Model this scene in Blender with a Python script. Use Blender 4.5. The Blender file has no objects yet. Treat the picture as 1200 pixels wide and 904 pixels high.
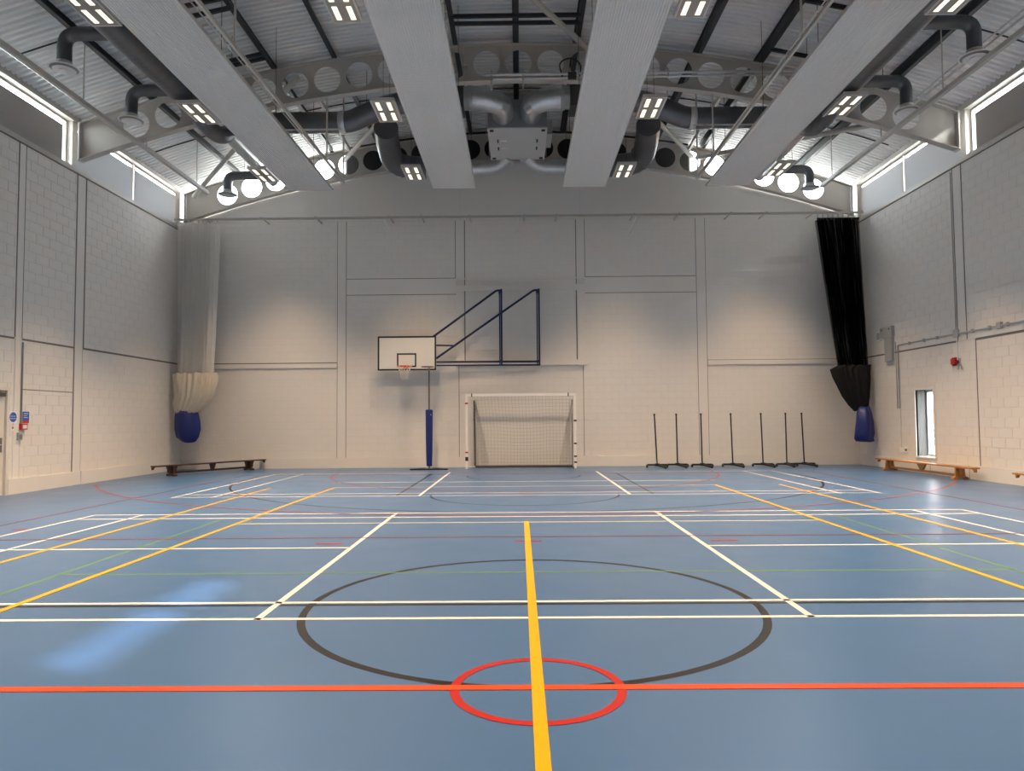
import bpy, math, random
from mathutils import Vector, Matrix
random.seed(7)
PI = math.pi
SC = bpy.context.scene
COL = SC.collection

# ------------------------------------------------------------------ camera, world, sun, exposure
cd = bpy.data.cameras.new('camera'); cam = bpy.data.objects.new('camera', cd); COL.objects.link(cam)
cd.sensor_fit = 'HORIZONTAL'; cd.sensor_width = 36.0
cd.lens = 830.0 / 1200.0 * 36.0
cd.clip_start = 0.05; cd.clip_end = 400
YAW, PITCH, ROLL = 0.01018, 0.04775, -0.0080
fw = Vector((-math.sin(YAW) * math.cos(PITCH), math.cos(YAW) * math.cos(PITCH), math.sin(PITCH)))
rt0 = Vector((math.cos(YAW), math.sin(YAW), 0)); up0 = rt0.cross(fw)
rt = math.cos(ROLL) * rt0 + math.sin(ROLL) * up0
up = -math.sin(ROLL) * rt0 + math.cos(ROLL) * up0
Mx = Matrix((rt, up, -fw)).transposed().to_4x4(); Mx.translation = Vector((0, 0, 1.5))
cam.matrix_world = Mx
SC.camera = cam

vs = SC.view_settings
vs.view_transform = 'Standard'; vs.look = 'None'; vs.gamma = 1.0; vs.use_curve_mapping = False
vs.exposure = 0.97

SUN_ELEV = math.radians(27.7)
w = bpy.data.worlds.new('sky'); SC.world = w; w.use_nodes = True
nt = w.node_tree; bg = nt.nodes['Background']
sk = nt.nodes.new('ShaderNodeTexSky'); sk.sky_type = 'NISHITA'; sk.sun_disc = False
sk.sun_elevation = SUN_ELEV; sk.sun_rotation = math.radians(115); sk.air_density = 1.2; sk.dust_density = 3.0
hs = nt.nodes.new('ShaderNodeHueSaturation'); hs.inputs['Saturation'].default_value = 0.2      # thin high cloud: a pale sky
nt.links.new(sk.outputs['Color'], hs.inputs['Color']); nt.links.new(hs.outputs['Color'], bg.inputs['Color'])
bg.inputs['Strength'].default_value = 3.0

sd = bpy.data.lights.new('sun', 'SUN'); sun = bpy.data.objects.new('sun', sd); COL.objects.link(sun)
sd.energy = 12.0; sd.angle = math.radians(0.6); sd.color = (1.0, 0.96, 0.9)
sun.location = (30, 5, 20)
sun.rotation_euler = (0, PI / 2 - SUN_ELEV, math.radians(-25))     # shines from the right hand side of the hall, towards -x

LAMP_POWER = 25.0        # watts in each of the four strips of a ceiling light
LAMP_COLOR = (1.0, 0.72, 0.465)
NARROW, WIDE = math.radians(74), math.radians(114)    # optics of the lights along the walls, and of those in the middle

# ------------------------------------------------------------------ dimensions
XL, XR, YB, YN = -10.75, 10.7, 22.45, -6.0
ZL = 7.70                      # top of the masonry on the long sides
BK = 0.0163
def arch(x, z0): return z0 - BK * x * x
BOT0, TOP0, DECK0 = 9.74, 10.64, 10.86

# ------------------------------------------------------------------ materials
MATS = {}
def mat(name, color, rough=0.6, metal=0.0, var=0.0, vscale=4.0, bump=0.0, bscale=60.0, spec=0.5):
    if name in MATS: return MATS[name]
    m = bpy.data.materials.new(name); m.use_nodes = True
    t = m.node_tree; b = t.nodes['Principled BSDF']
    b.inputs['Base Color'].default_value = (*color, 1)
    b.inputs['Roughness'].default_value = rough; b.inputs['Metallic'].default_value = metal
    b.inputs['Specular IOR Level'].default_value = spec
    tc = t.nodes.new('ShaderNodeTexCoord')
    if var > 0:
        n = t.nodes.new('ShaderNodeTexNoise'); n.inputs['Scale'].default_value = vscale; n.inputs['Detail'].default_value = 5
        t.links.new(tc.outputs['Object'], n.inputs['Vector'])
        mr = t.nodes.new('ShaderNodeMapRange'); mr.inputs['To Min'].default_value = 1 - var; mr.inputs['To Max'].default_value = 1 + var
        t.links.new(n.outputs['Fac'], mr.inputs['Value'])
        mx = t.nodes.new('ShaderNodeVectorMath'); mx.operation = 'SCALE'
        mx.inputs[0].default_value = color
        t.links.new(mr.outputs['Result'], mx.inputs['Scale'])
        t.links.new(mx.outputs['Vector'], b.inputs['Base Color'])
    if bump > 0:
        n2 = t.nodes.new('ShaderNodeTexNoise'); n2.inputs['Scale'].default_value = bscale; n2.inputs['Detail'].default_value = 4
        t.links.new(tc.outputs['Object'], n2.inputs['Vector'])
        bp = t.nodes.new('ShaderNodeBump'); bp.inputs['Strength'].default_value = bump; bp.inputs['Distance'].default_value = 0.01
        t.links.new(n2.outputs['Fac'], bp.inputs['Height']); t.links.new(bp.outputs['Normal'], b.inputs['Normal'])
    MATS[name] = m
    return m

def emat(name, color, strength):
    m = bpy.data.materials.new(name); m.use_nodes = True
    t = m.node_tree; t.nodes.remove(t.nodes['Principled BSDF'])
    e = t.nodes.new('ShaderNodeEmission'); e.inputs['Color'].default_value = (*color, 1); e.inputs['Strength'].default_value = strength
    t.links.new(e.outputs['Emission'], t.nodes['Material Output'].inputs['Surface'])
    MATS[name] = m; return m

def glass_mat(name, tint):
    m = bpy.data.materials.new(name); m.use_nodes = True
    t = m.node_tree; t.nodes.remove(t.nodes['Principled BSDF'])
    tr = t.nodes.new('ShaderNodeBsdfTransparent'); tr.inputs['Color'].default_value = (*tint, 1)
    gl = t.nodes.new('ShaderNodeBsdfGlossy'); gl.inputs['Roughness'].default_value = 0.02
    lw = t.nodes.new('ShaderNodeLayerWeight'); lw.inputs['Blend'].default_value = 0.5
    fr = t.nodes.new('ShaderNodeMath'); fr.operation = 'POWER'; fr.inputs[1].default_value = 4.0
    t.links.new(lw.outputs['Facing'], fr.inputs[0])
    mx = t.nodes.new('ShaderNodeMixShader')
    t.links.new(fr.outputs[0], mx.inputs['Fac']); t.links.new(tr.outputs[0], mx.inputs[1]); t.links.new(gl.outputs[0], mx.inputs[2])
    t.links.new(mx.outputs[0], t.nodes['Material Output'].inputs['Surface'])
    MATS[name] = m; return m

def cloth_mat(name, color, transl, openness=0.0):
    m = bpy.data.materials.new(name); m.use_nodes = True
    t = m.node_tree; t.nodes.remove(t.nodes['Principled BSDF'])
    df = t.nodes.new('ShaderNodeBsdfDiffuse'); df.inputs['Color'].default_value = (*color, 1)
    tl = t.nodes.new('ShaderNodeBsdfTranslucent'); tl.inputs['Color'].default_value = (*color, 1)
    mx = t.nodes.new('ShaderNodeMixShader'); mx.inputs['Fac'].default_value = transl
    t.links.new(df.outputs[0], mx.inputs[1]); t.links.new(tl.outputs[0], mx.inputs[2])
    out = mx
    if openness > 0:
        tr = t.nodes.new('ShaderNodeBsdfTransparent'); m2 = t.nodes.new('ShaderNodeMixShader'); m2.inputs['Fac'].default_value = openness
        t.links.new(mx.outputs[0], m2.inputs[1]); t.links.new(tr.outputs[0], m2.inputs[2]); out = m2
    t.links.new(out.outputs[0], t.nodes['Material Output'].inputs['Surface'])
    MATS[name] = m; return m

def net_mat(name, color, cell, cord):
    """knotted netting: a square grid of cords in UV space (metres), clear between the cords"""
    m = bpy.data.materials.new(name); m.use_nodes = True
    t = m.node_tree; b = t.nodes['Principled BSDF']
    uv = t.nodes.new('ShaderNodeUVMap'); sp = t.nodes.new('ShaderNodeSeparateXYZ'); t.links.new(uv.outputs['UV'], sp.inputs[0])
    outs = []
    for ax in ('X', 'Y'):
        d = t.nodes.new('ShaderNodeMath'); d.operation = 'DIVIDE'; d.inputs[1].default_value = cell
        t.links.new(sp.outputs[ax], d.inputs[0])
        f = t.nodes.new('ShaderNodeMath'); f.operation = 'FRACT'; t.links.new(d.outputs[0], f.inputs[0])
        l = t.nodes.new('ShaderNodeMath'); l.operation = 'LESS_THAN'; l.inputs[1].default_value = cord / cell
        t.links.new(f.outputs[0], l.inputs[0]); outs.append(l)
    mxm = t.nodes.new('ShaderNodeMath'); mxm.operation = 'MAXIMUM'
    t.links.new(outs[0].outputs[0], mxm.inputs[0]); t.links.new(outs[1].outputs[0], mxm.inputs[1])
    t.nodes.remove(b)
    df = t.nodes.new('ShaderNodeBsdfDiffuse'); tl = t.nodes.new('ShaderNodeBsdfTranslucent'); tr = t.nodes.new('ShaderNodeBsdfTransparent')
    for q in (df, tl): q.inputs['Color'].default_value = (*color, 1)
    m1 = t.nodes.new('ShaderNodeMixShader'); m1.inputs['Fac'].default_value = 0.4
    t.links.new(df.outputs[0], m1.inputs[1]); t.links.new(tl.outputs[0], m1.inputs[2])
    m2 = t.nodes.new('ShaderNodeMixShader'); t.links.new(mxm.outputs[0], m2.inputs['Fac'])
    t.links.new(tr.outputs[0], m2.inputs[1]); t.links.new(m1.outputs[0], m2.inputs[2])
    t.links.new(m2.outputs[0], t.nodes['Material Output'].inputs['Surface'])
    MATS[name] = m; return m

WALL = mat('painted_masonry', (0.80, 0.765, 0.72), 0.65, var=0.03, vscale=3, bump=0.25, bscale=90)
PLASTER = mat('painted_plaster', (0.80, 0.765, 0.72), 0.6, var=0.02, vscale=2, bump=0.08, bscale=40)
JOINT = mat('joint_paint', (0.74, 0.705, 0.66), 0.75, var=0.03)
JOINTSHADE = mat('dark_joint_and_shade', (0.17, 0.16, 0.15), 0.8)  # dark colour for painted groove shade, shade under the capping, and plinth joints
STEEL = mat('grey_painted_steel', (0.52, 0.485, 0.44), 0.45, var=0.03, bump=0.03)
DECK = mat('roof_deck_sheet', (0.88, 0.87, 0.85), 0.45, var=0.05, vscale=1.5)
DARK = mat('dark_steel', (0.035, 0.036, 0.04), 0.5, var=0.1)
GALV = mat('galvanised_steel', (0.66, 0.66, 0.66), 0.30, metal=0.9, var=0.15, vscale=9)
DUCTM = mat('spiral_duct_steel', (0.17, 0.175, 0.185), 0.4, metal=0.75, var=0.2, vscale=5)
FLEX = mat('flexible_duct_foil', (0.16, 0.16, 0.17), 0.4, metal=0.6, var=0.2)
PANELM = mat('white_enamel_sheet', (0.76, 0.745, 0.725), 0.4, var=0.02)
FIXM = mat('light_body_white', (0.62, 0.60, 0.57), 0.5, var=0.02)
LOUV = mat('light_louvre_grey', (0.36, 0.34, 0.31), 0.4, var=0.03)
LED = emat('led_strip_glow', (1.0, 0.84, 0.60), 0.95)
FLOOR = None
NAVY = mat('navy_paint', (0.012, 0.022, 0.075), 0.4, var=0.05)
BLACK = mat('black_paint', (0.015, 0.015, 0.016), 0.5, var=0.05)
WHITEP = mat('white_paint', (0.93, 0.91, 0.88), 0.4, var=0.02)
BOARDW = mat('board_white', (0.82, 0.80, 0.75), 0.35, var=0.02)
ORANGE = mat('orange_paint', (0.75, 0.14, 0.03), 0.4, var=0.05)
CORD = mat('white_cord', (0.75, 0.72, 0.66), 0.9, var=0.05)
DIFFM = mat('diffuser_white', (0.85, 0.83, 0.80), 0.4, var=0.02)
DCORD = mat('grey_cord', (0.42, 0.39, 0.34), 0.9, var=0.05)
BLUEF = mat('blue_pvc', (0.010, 0.022, 0.17), 0.45, var=0.1, bump=0.1, bscale=15)
CREAM = mat('cream_canvas', (0.72, 0.64, 0.52), 0.85, var=0.08, bump=0.1, bscale=30)
BCANV = mat('black_canvas', (0.006, 0.006, 0.007), 0.85, var=0.1)
WOODD = mat('dark_varnished_wood', (0.055, 0.022, 0.012), 0.35, var=0.3, vscale=6)
WOODL = mat('honey_pine', (0.46, 0.22, 0.075), 0.38, var=0.22, vscale=6)
GREYBOX = mat('grey_plastic', (0.42, 0.42, 0.41), 0.5, var=0.02)
REDP = mat('red_plastic', (0.55, 0.03, 0.02), 0.4, var=0.03)
SIGNW = mat('sign_white', (0.82, 0.82, 0.82), 0.4, var=0.01)
SIGNB = mat('sign_blue', (0.02, 0.10, 0.48), 0.4, var=0.01)
DOORM = mat('door_laminate', (0.74, 0.69, 0.63), 0.45, var=0.02)
GLASS = glass_mat('clear_glass', (0.93, 0.95, 0.95))
TINT = glass_mat('patch_dimming_glass', (0.58, 0.61, 0.65))  # tint added to two unseen panes to weaken the floor sun patch
BLINDD = cloth_mat('dark_blind_fabric', (0.42, 0.40, 0.385), 0.10)
BLINDL = cloth_mat('pale_blind_fabric', (0.52, 0.52, 0.53), 0.20, 0.0)
NETW = net_mat('white_netting', (0.97, 0.95, 0.92), 0.045, 0.026)
NETB = net_mat('black_netting', (0.006, 0.006, 0.007), 0.045, 0.022)
BRICKO = mat('outdoor_red_brick', (0.26, 0.055, 0.03), 0.9, var=0.2, vscale=3)
RENDERO = mat('outdoor_white_render', (0.8, 0.79, 0.76), 0.9, var=0.04)
PAVEO = mat('outdoor_paving', (0.6, 0.59, 0.56), 0.9, var=0.1)
LEAFO = mat('outdoor_leaf', (0.16, 0.19, 0.11), 0.8, var=0.4, vscale=20)

# ------------------------------------------------------------------ mesh helpers
ORG = {}
class B:
    def __init__(s): s.v = []; s.f = []; s.uv = None
    def box(s, a, b):
        x0, y0, z0 = a; x1, y1, z1 = b
        if x0 > x1: x0, x1 = x1, x0
        if y0 > y1: y0, y1 = y1, y0
        if z0 > z1: z0, z1 = z1, z0
        n = len(s.v)
        s.v += [(x0,y0,z0),(x1,y0,z0),(x1,y1,z0),(x0,y1,z0),(x0,y0,z1),(x1,y0,z1),(x1,y1,z1),(x0,y1,z1)]
        s.f += [tuple(n+i for i in q) for q in ((3,2,1,0),(4,5,6,7),(0,1,5,4),(1,2,6,5),(2,3,7,6),(3,0,4,7))]
        return s
    def bar(s, p, q, wd, ht, up=(0,0,1)):
        p = Vector(p); q = Vector(q); d = (q-p).normalized(); u = Vector(up)
        if abs(d.dot(u)) > .98: u = Vector((1,0,0))
        r = d.cross(u).normalized() * wd/2; u2 = r.cross(d).normalized() * ht/2
        n = len(s.v)
        for c in (p, q): s.v += [tuple(c-r-u2), tuple(c+r-u2), tuple(c+r+u2), tuple(c-r+u2)]
        s.f += [tuple(n+i for i in k) for k in ((3,2,1,0),(4,5,6,7),(0,1,5,4),(1,2,6,5),(2,3,7,6),(3,0,4,7))]
        return s
    def tube(s, pts, r, n=12, cap=True):
        pts = [Vector(p) for p in pts]; m = len(pts)
        rs = r if isinstance(r, (list, tuple)) else [r]*m
        tang = [(pts[min(i+1,m-1)]-pts[max(i-1,0)]).normalized() for i in range(m)]
        t = tang[0]; ref = Vector((0,0,1)) if abs(t.z) < .9 else Vector((1,0,0))
        u = t.cross(ref).normalized()
        base = len(s.v)
        for i in range(m):
            t = tang[i]; u = (u - t*u.dot(t)).normalized(); wv = t.cross(u)
            for k in range(n):
                a = 2*PI*k/n
                s.v.append(tuple(pts[i] + (u*math.cos(a) + wv*math.sin(a))*rs[i]))
        for i in range(m-1):
            for k in range(n):
                a = base+i*n+k; b = base+i*n+(k+1)%n
                s.f.append((a, b, b+n, a+n))
        if cap:
            s.f.append(tuple(base+k for k in reversed(range(n))))
            s.f.append(tuple(base+(m-1)*n+k for k in range(n)))
        return s
    def lathe(s, prof, c, n=24, axis='z'):
        base = len(s.v)
        for (r, h) in prof:
            for k in range(n):
                a = 2*PI*k/n; x, y = r*math.cos(a), r*math.sin(a)
                p = (x, y, h) if axis == 'z' else ((h, x, y) if axis == 'x' else (y, h, x))
                s.v.append((c[0]+p[0], c[1]+p[1], c[2]+p[2]))
        for i in range(len(prof)-1):
            for k in range(n):
                a = base+i*n+k; b = base+i*n+(k+1)%n
                s.f.append((a, b, b+n, a+n))
        s.f.append(tuple(base+k for k in reversed(range(n)))); s.f.append(tuple(base+(len(prof)-1)*n+k for k in range(n)))
        return s
    def torus(s, c, R, r, n=32, k=8):
        base = len(s.v)
        for i in range(n):
            a = 2*PI*i/n
            for j in range(k):
                b = 2*PI*j/k; q = R + r*math.cos(b)
                s.v.append((c[0]+q*math.cos(a), c[1]+q*math.sin(a), c[2]+r*math.sin(b)))
        for i in range(n):
            for j in range(k):
                a0 = base+i*k+j; a1 = base+i*k+(j+1)%k; b0 = base+((i+1)%n)*k+j; b1 = base+((i+1)%n)*k+(j+1)%k
                s.f.append((a0, b0, b1, a1))
        return s
    def poly(s, pts):
        n = len(s.v); s.v += [tuple(p) for p in pts]; s.f.append(tuple(range(n, n+len(pts)))); return s
    def prism(s, pts, d):
        """closed outline pts extruded by vector d"""
        n = len(s.v); m = len(pts); d = Vector(d)
        s.v += [tuple(p) for p in pts] + [tuple(Vector(p)+d) for p in pts]
        s.f.append(tuple(n+i for i in reversed(range(m)))); s.f.append(tuple(n+m+i for i in range(m)))
        for i in range(m):
            j = (i+1) % m; s.f.append((n+i, n+j, n+m+j, n+m+i))
        return s
    def grid(s, rows, closed=False):
        """rows of equal length lists of points, joined by quads"""
        n = len(s.v); k = len(rows[0])
        for r in rows: s.v += [tuple(p) for p in r]
        for i in range(len(rows)-1):
            for j in range(k if closed else k-1):
                a = n+i*k+j; b = n+i*k+(j+1) % k
                s.f.append((a, b, b+k, a+k))
        return s
    def mesh(s, name, origin=(0,0,0)):
        ox, oy, oz = origin
        me = bpy.data.meshes.new(name)
        me.from_pydata([(x-ox, y-oy, z-oz) for x, y, z in s.v], [], s.f)
        return me

def finish(me, m, angle=35):
    if m: me.materials.append(m)
    for p in me.polygons: p.use_smooth = True
    me.set_sharp_from_angle(angle=math.radians(angle))
    me.update()

def part(name, b, m, parent, label=None, kind=None, angle=35):
    org = ORG[parent.name]
    me = b.mesh(name, org); finish(me, m, angle)
    o = bpy.data.objects.new(name, me); COL.objects.link(o); o.parent = parent
    ORG[o.name] = org
    if label: o['label'] = label
    if kind: o['kind'] = kind
    return o

def tag(o, label=None, cat=None, group=None, kind=None):
    if label: o['label'] = label
    if cat: o['category'] = cat
    if group: o['group'] = group
    if kind: o['kind'] = kind
    return o

def thing(name, loc, label, cat, group=None):
    o = bpy.data.objects.new(name, None); COL.objects.link(o); o.location = loc
    o.empty_display_size = 0.1
    ORG[o.name] = tuple(loc); tag(o, label, cat, group); return o

def solo(name, b, m, label=None, cat=None, group=None, kind=None, origin=None, angle=35):
    if origin is None:
        xs, ys, zs = zip(*b.v); origin = ((min(xs)+max(xs))/2, (min(ys)+max(ys))/2, min(zs))
    me = b.mesh(name, origin); finish(me, m, angle)
    o = bpy.data.objects.new(name, me); COL.objects.link(o); o.location = origin
    ORG[o.name] = tuple(origin); tag(o, label, cat, group, kind); return o

def struct(name, b, m, **k): return solo(name, b, m, kind='structure', **k)

def copy_tree(o, parent=None):
    c = o.copy(); COL.objects.link(c)
    if parent: c.parent = parent
    for ch in list(o.children): copy_tree(ch, c)
    return c

def fillet(pts, r, seg=8):
    pts = [Vector(p) for p in pts]; out = [pts[0]]
    for i in range(1, len(pts)-1):
        a = (pts[i-1]-pts[i]); b = (pts[i+1]-pts[i])
        rr = min(r, a.length*.49, b.length*.49)
        p0 = pts[i]+a.normalized()*rr; p1 = pts[i]+b.normalized()*rr
        for k in range(seg+1):
            t = k/seg
            out.append(p0*(1-t)**2 + pts[i]*2*t*(1-t) + p1*t*t)
    out.append(pts[-1]); return out

def ribbed(pts, r, step=0.12, amp=0.012):
    """resample a path and give the tube the raised seams of spiral duct"""
    P = [Vector(p) for p in pts]; out = [P[0]]; 
    for i in range(len(P)-1):
        L = (P[i+1]-P[i]).length; n = max(1, round(L/(step/3)))
        for k in range(1, n+1): out.append(P[i].lerp(P[i+1], k/n))
    rs = [r*(1+amp) if i % 3 == 0 else r for i in range(len(out))]
    return out, rs

# ------------------------------------------------------------------ floor with its court markings
def floor_material(name, color, rough):
    m = mat(name, color, rough, var=0.035, vscale=0.9)
    t = m.node_tree; b = t.nodes['Principled BSDF']
    tc = t.nodes.new('ShaderNodeTexCoord'); n = t.nodes.new('ShaderNodeTexNoise'); n.inputs['Scale'].default_value = 1.3; n.inputs['Detail'].default_value = 6
    t.links.new(tc.outputs['Object'], n.inputs['Vector'])
    mr = t.nodes.new('ShaderNodeMapRange'); mr.inputs['To Min'].default_value = rough-.05; mr.inputs['To Max'].default_value = rough+.06
    t.links.new(n.outputs['Fac'], mr.inputs['Value']); t.links.new(mr.outputs['Result'], b.inputs['Roughness'])
    n2 = t.nodes.new('ShaderNodeTexNoise'); n2.inputs['Scale'].default_value = 140; t.links.new(tc.outputs['Object'], n2.inputs['Vector'])
    bp = t.nodes.new('ShaderNodeBump'); bp.inputs['Strength'].default_value = 0.12; bp.inputs['Distance'].default_value = 0.002
    t.links.new(n2.outputs['Fac'], bp.inputs['Height']); t.links.new(bp.outputs['Normal'], b.inputs['Normal'])
    return m
FLOOR = floor_material('blue_sports_vinyl', (0.056, 0.125, 0.265), 0.30)
FLOOR.node_tree.nodes['Principled BSDF'].inputs['Specular IOR Level'].default_value = 0.33
b = B(); b.box((-11.2, YN-.3, -.2), (11.2, YB+.3, 0))
floor = struct('floor', b, FLOOR, origin=(0, 8, 0))

LINE_COL = dict(black_line=(0.013,0.012,0.012), green_line=(0.10,0.20,0.10), cream_line=(0.52,0.47,0.32), white_line=(0.66,0.63,0.58),
                red_line=(0.36,0.016,0.011), dull_red_line=(0.15,0.055,0.075), faded_red_line=(0.26,0.055,0.055), orange_line=(0.52,0.062,0.013), yellow_line=(0.62,0.335,0.002))
LZ = {k: 0.0006+0.0005*i for i, k in enumerate(LINE_COL)}
LM = {k: floor_material(k+'_paint', c, 0.36) for k, c in LINE_COL.items()}
for m_ in LM.values(): m_.node_tree.nodes['Principled BSDF'].inputs['Specular IOR Level'].default_value = 0.22
def line(kind, x0, y0, x1, y1, wd=0.05):
    d = Vector((x1-x0, y1-y0)).normalized()*.0; n = Vector((-(y1-y0), x1-x0)).normalized()*wd/2; z = LZ[kind]
    bb = B(); bb.prism([(x0-n.x, y0-n.y, 0.0001), (x1-n.x, y1-n.y, 0.0001), (x1+n.x, y1+n.y, 0.0001), (x0+n.x, y0+n.y, 0.0001)], (0, 0, z))
    part(kind, bb, LM[kind], floor)
def arc(kind, cx, cy, r, wd, a0=0, a1=360, seg=96):
    z = LZ[kind]; bb = B(); rows = []
    full = abs(a1-a0) >= 360
    for i in range(seg if full else seg+1):
        a = math.radians(a0+(a1-a0)*i/seg); c, s_ = math.cos(a), math.sin(a)
        ri, ro = r-wd/2, r+wd/2
        rows.append([(cx+ri*c, cy+ri*s_, z), (cx+ro*c, cy+ro*s_, z)])
    if full: rows.append(rows[0])
    bb.grid(rows)
    part(kind, bb, LM[kind], floor)
CX = 0.09
# lines along the length of the hall
line('yellow_line', CX, 1.2, CX, 10.50, .07)
for x in (-4.16, 4.36): line('yellow_line', x, 1.0, x, 15.95, .06)
for x in (-5.60, 5.80): line('yellow_line', x, 1.0, x, 15.95, .06)
for x, y0 in ((-2.0, 5.41), (2.18, 5.41)): line('white_line', x, y0, x, 11.55, .055)
for x in (-2.0, 2.18): line('white_line', x, 14.1, x, 20.35, .055)
for x in (-2.46, 2.65): line('black_line', x, 14.2, x, 19.85, .05)
for x in (-6.90, -6.10, 6.28, 7.06):
    line('white_line', x, 14.02, x, 20.05, .045); line('white_line', x, 5.43, x, 11.50, .045)
for x in (-7.62, 7.98): line('dull_red_line', x, 1.0, x, 19.6, .05)
for x in (-4.57, 4.79): line('green_line', x, 3.0, x, 10.9, .05)
# lines across the hall
line('orange_line', XL+.05, 4.035, XR-.05, 4.035, .07)
line('white_line', XL+.05, 5.91, XR-.05, 5.91, .05); line('black_line', XL+.05, 5.83, XR-.05, 5.83, .05)
line('white_line', XL+.05, 5.43, XR-.05, 5.43, .05)
line('white_line', XL+.05, 8.42, -2.0, 8.42, .05); line('white_line', 2.18, 8.42, XR-.05, 8.42, .05)
line('green_line', -4.57, 7.04, 4.79, 7.04, .05)
line('dull_red_line', XL+.05, 9.13, XR-.05, 9.13, .05)
line('white_line', -6.92, 11.50, 7.07, 11.50, .05); line('white_line', -6.92, 11.02, 7.07, 11.02, .05)
line('cream_line', -4.16, 10.42, 4.36, 10.42, .05)
line('white_line', -6.92, 14.60, 7.08, 14.60, .045); line('white_line', -6.92, 14.10, 7.08, 14.10, .045)
line('white_line', -4.4, 17.2, 4.7, 17.2, .05); line('cream_line', -4.2, 15.95, 4.4, 15.95, .05)
line('dull_red_line', -7.62, 19.6, 7.98, 19.6, .05)
line('white_line', -6.92, 20.05, -2.46, 20.05, .045); line('white_line', 2.65, 20.05, 7.08, 20.05, .045)
for x0, x1, y in ((-4.86,-4.56,9.13),(-.07,.26,8.80),(2.33,2.66,8.77),(4.69,4.99,9.13),(-2.5,-2.17,8.71),(-7.15,-6.95,10.0)):
    line('red_line', x0, y, x1, y, .06)
line('red_line', -.05, 14.35, .22, 14.35, .06)
# circles and arcs
arc('black_line', CX, 5.83, 1.80, .062)
arc('red_line', CX, 4.03, 0.465, .052)
arc('black_line', CX, 18.95, 1.50, .045, 180, 360)
arc('black_line', CX, 14.28, 1.87, .045, 180, 360)
arc('black_line', 0.12, 18.70, 7.19, .055, 176, 364)
arc('faded_red_line', 0.08, 23.02, 11.90, .055, 209, 331)
arc('faded_red_line', 0.115, 20.03, 5.26, .055, 175, 365)

# ------------------------------------------------------------------ masonry
PITCHX, PITCHZ, GAP = 0.45, 0.225, 0.009
def rect_sub(r, h):
    u0,u1,z0,z1 = r; a,bq,c,d = h
    if u1<=a or u0>=bq or z1<=c or z0>=d: return [r]
    out = []
    if u0 < a: out.append((u0,a-GAP,z0,z1))
    if u1 > bq: out.append((bq+GAP,u1,z0,z1))
    m0, m1 = max(u0,a), min(u1,bq)
    if z0 < c: out.append((m0,m1,z0,c-GAP))
    if z1 > d: out.append((m0,m1,d+GAP,z1))
    return out
def field_blocks(u0, u1, z0, z1, holes=()):
    """one panel of blockwork in stretcher bond on the common course grid"""
    out = []; k = int(math.floor((z0-.33)/PITCHZ+1e-6)); 
    while .33+k*PITCHZ < z1-1e-4:
        a, c = max(z0, .33+k*PITCHZ), min(z1, .33+(k+1)*PITCHZ)
        if c-a > .03:
            off = (k % 2)*PITCHX/2; j = int(math.floor((u0-off)/PITCHX))
            while j*PITCHX+off < u1:
                p, q = max(u0, j*PITCHX+off), min(u1, (j+1)*PITCHX+off)
                if q-p > .03:
                    rs = [(p, q-GAP, a, c-GAP)]
                    for h in holes: rs = [x for r in rs for x in rect_sub(r, h)]
                    out += [r for r in rs if r[1]-r[0] > .02 and r[3]-r[2] > .02]
                j += 1
        k += 1
    return out
def block_pts(r, place, dep):
    u0,u1,z0,z1 = r; e = .003; t = .02
    v = [place(u,z,d) for u,z,d in ((u0,z0,-t),(u1,z0,-t),(u1,z1,-t),(u0,z1,-t),(u0,z0,dep-e),(u1,z0,dep-e),(u1,z1,dep-e),(u0,z1,dep-e),
         (u0+e,z0+e,dep),(u1-e,z0+e,dep),(u1-e,z1-e,dep),(u0+e,z1-e,dep))]
    f = [(0,1,5,4),(1,2,6,5),(2,3,7,6),(3,0,4,7),(4,5,9,8),(5,6,10,9),(6,7,11,10),(7,4,8,11),(8,9,10,11)]
    return v, f
def masonry(wall, rects, place, nearness, n=300):
    full = [r for r in rects if abs(r[1]-r[0]-(PITCHX-GAP)) < 1e-3 and abs(r[3]-r[2]-(PITCHZ-GAP)) < 1e-3]
    full.sort(key=nearness)
    pick = set(map(tuple, full[:n]))
    vs_, fs_ = block_pts((0, PITCHX-GAP, 0, PITCHZ-GAP), place, 0)
    o0 = Vector(place(0, 0, 0))
    me = bpy.data.meshes.new('block'); me.from_pydata([tuple(Vector(p)-o0) for p in vs_], [], fs_); finish(me, WALL, 20)
    org = Vector(ORG[wall.name])
    rest = B()
    for r in rects:
        dep = random.uniform(-.0016, .0016)
        if tuple(r) in pick:
            o = bpy.data.objects.new('block', me); COL.objects.link(o); o.parent = wall
            o.location = Vector(place(r[0], r[2], dep)) - org
        else:
            v, f = block_pts(r, place, dep); k = len(rest.v)
            rest.v += v; rest.f += [tuple(k+i for i in q) for q in f]
    part('blockwork', rest, WALL, wall, kind='stuff', angle=20)

placeL = lambda u, z, d: (XL+d, u, z)
placeR = lambda u, z, d: (XR-d, u, z)
placeE = lambda u, z, d: (u, YB-d, z)
T = .0045
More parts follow.
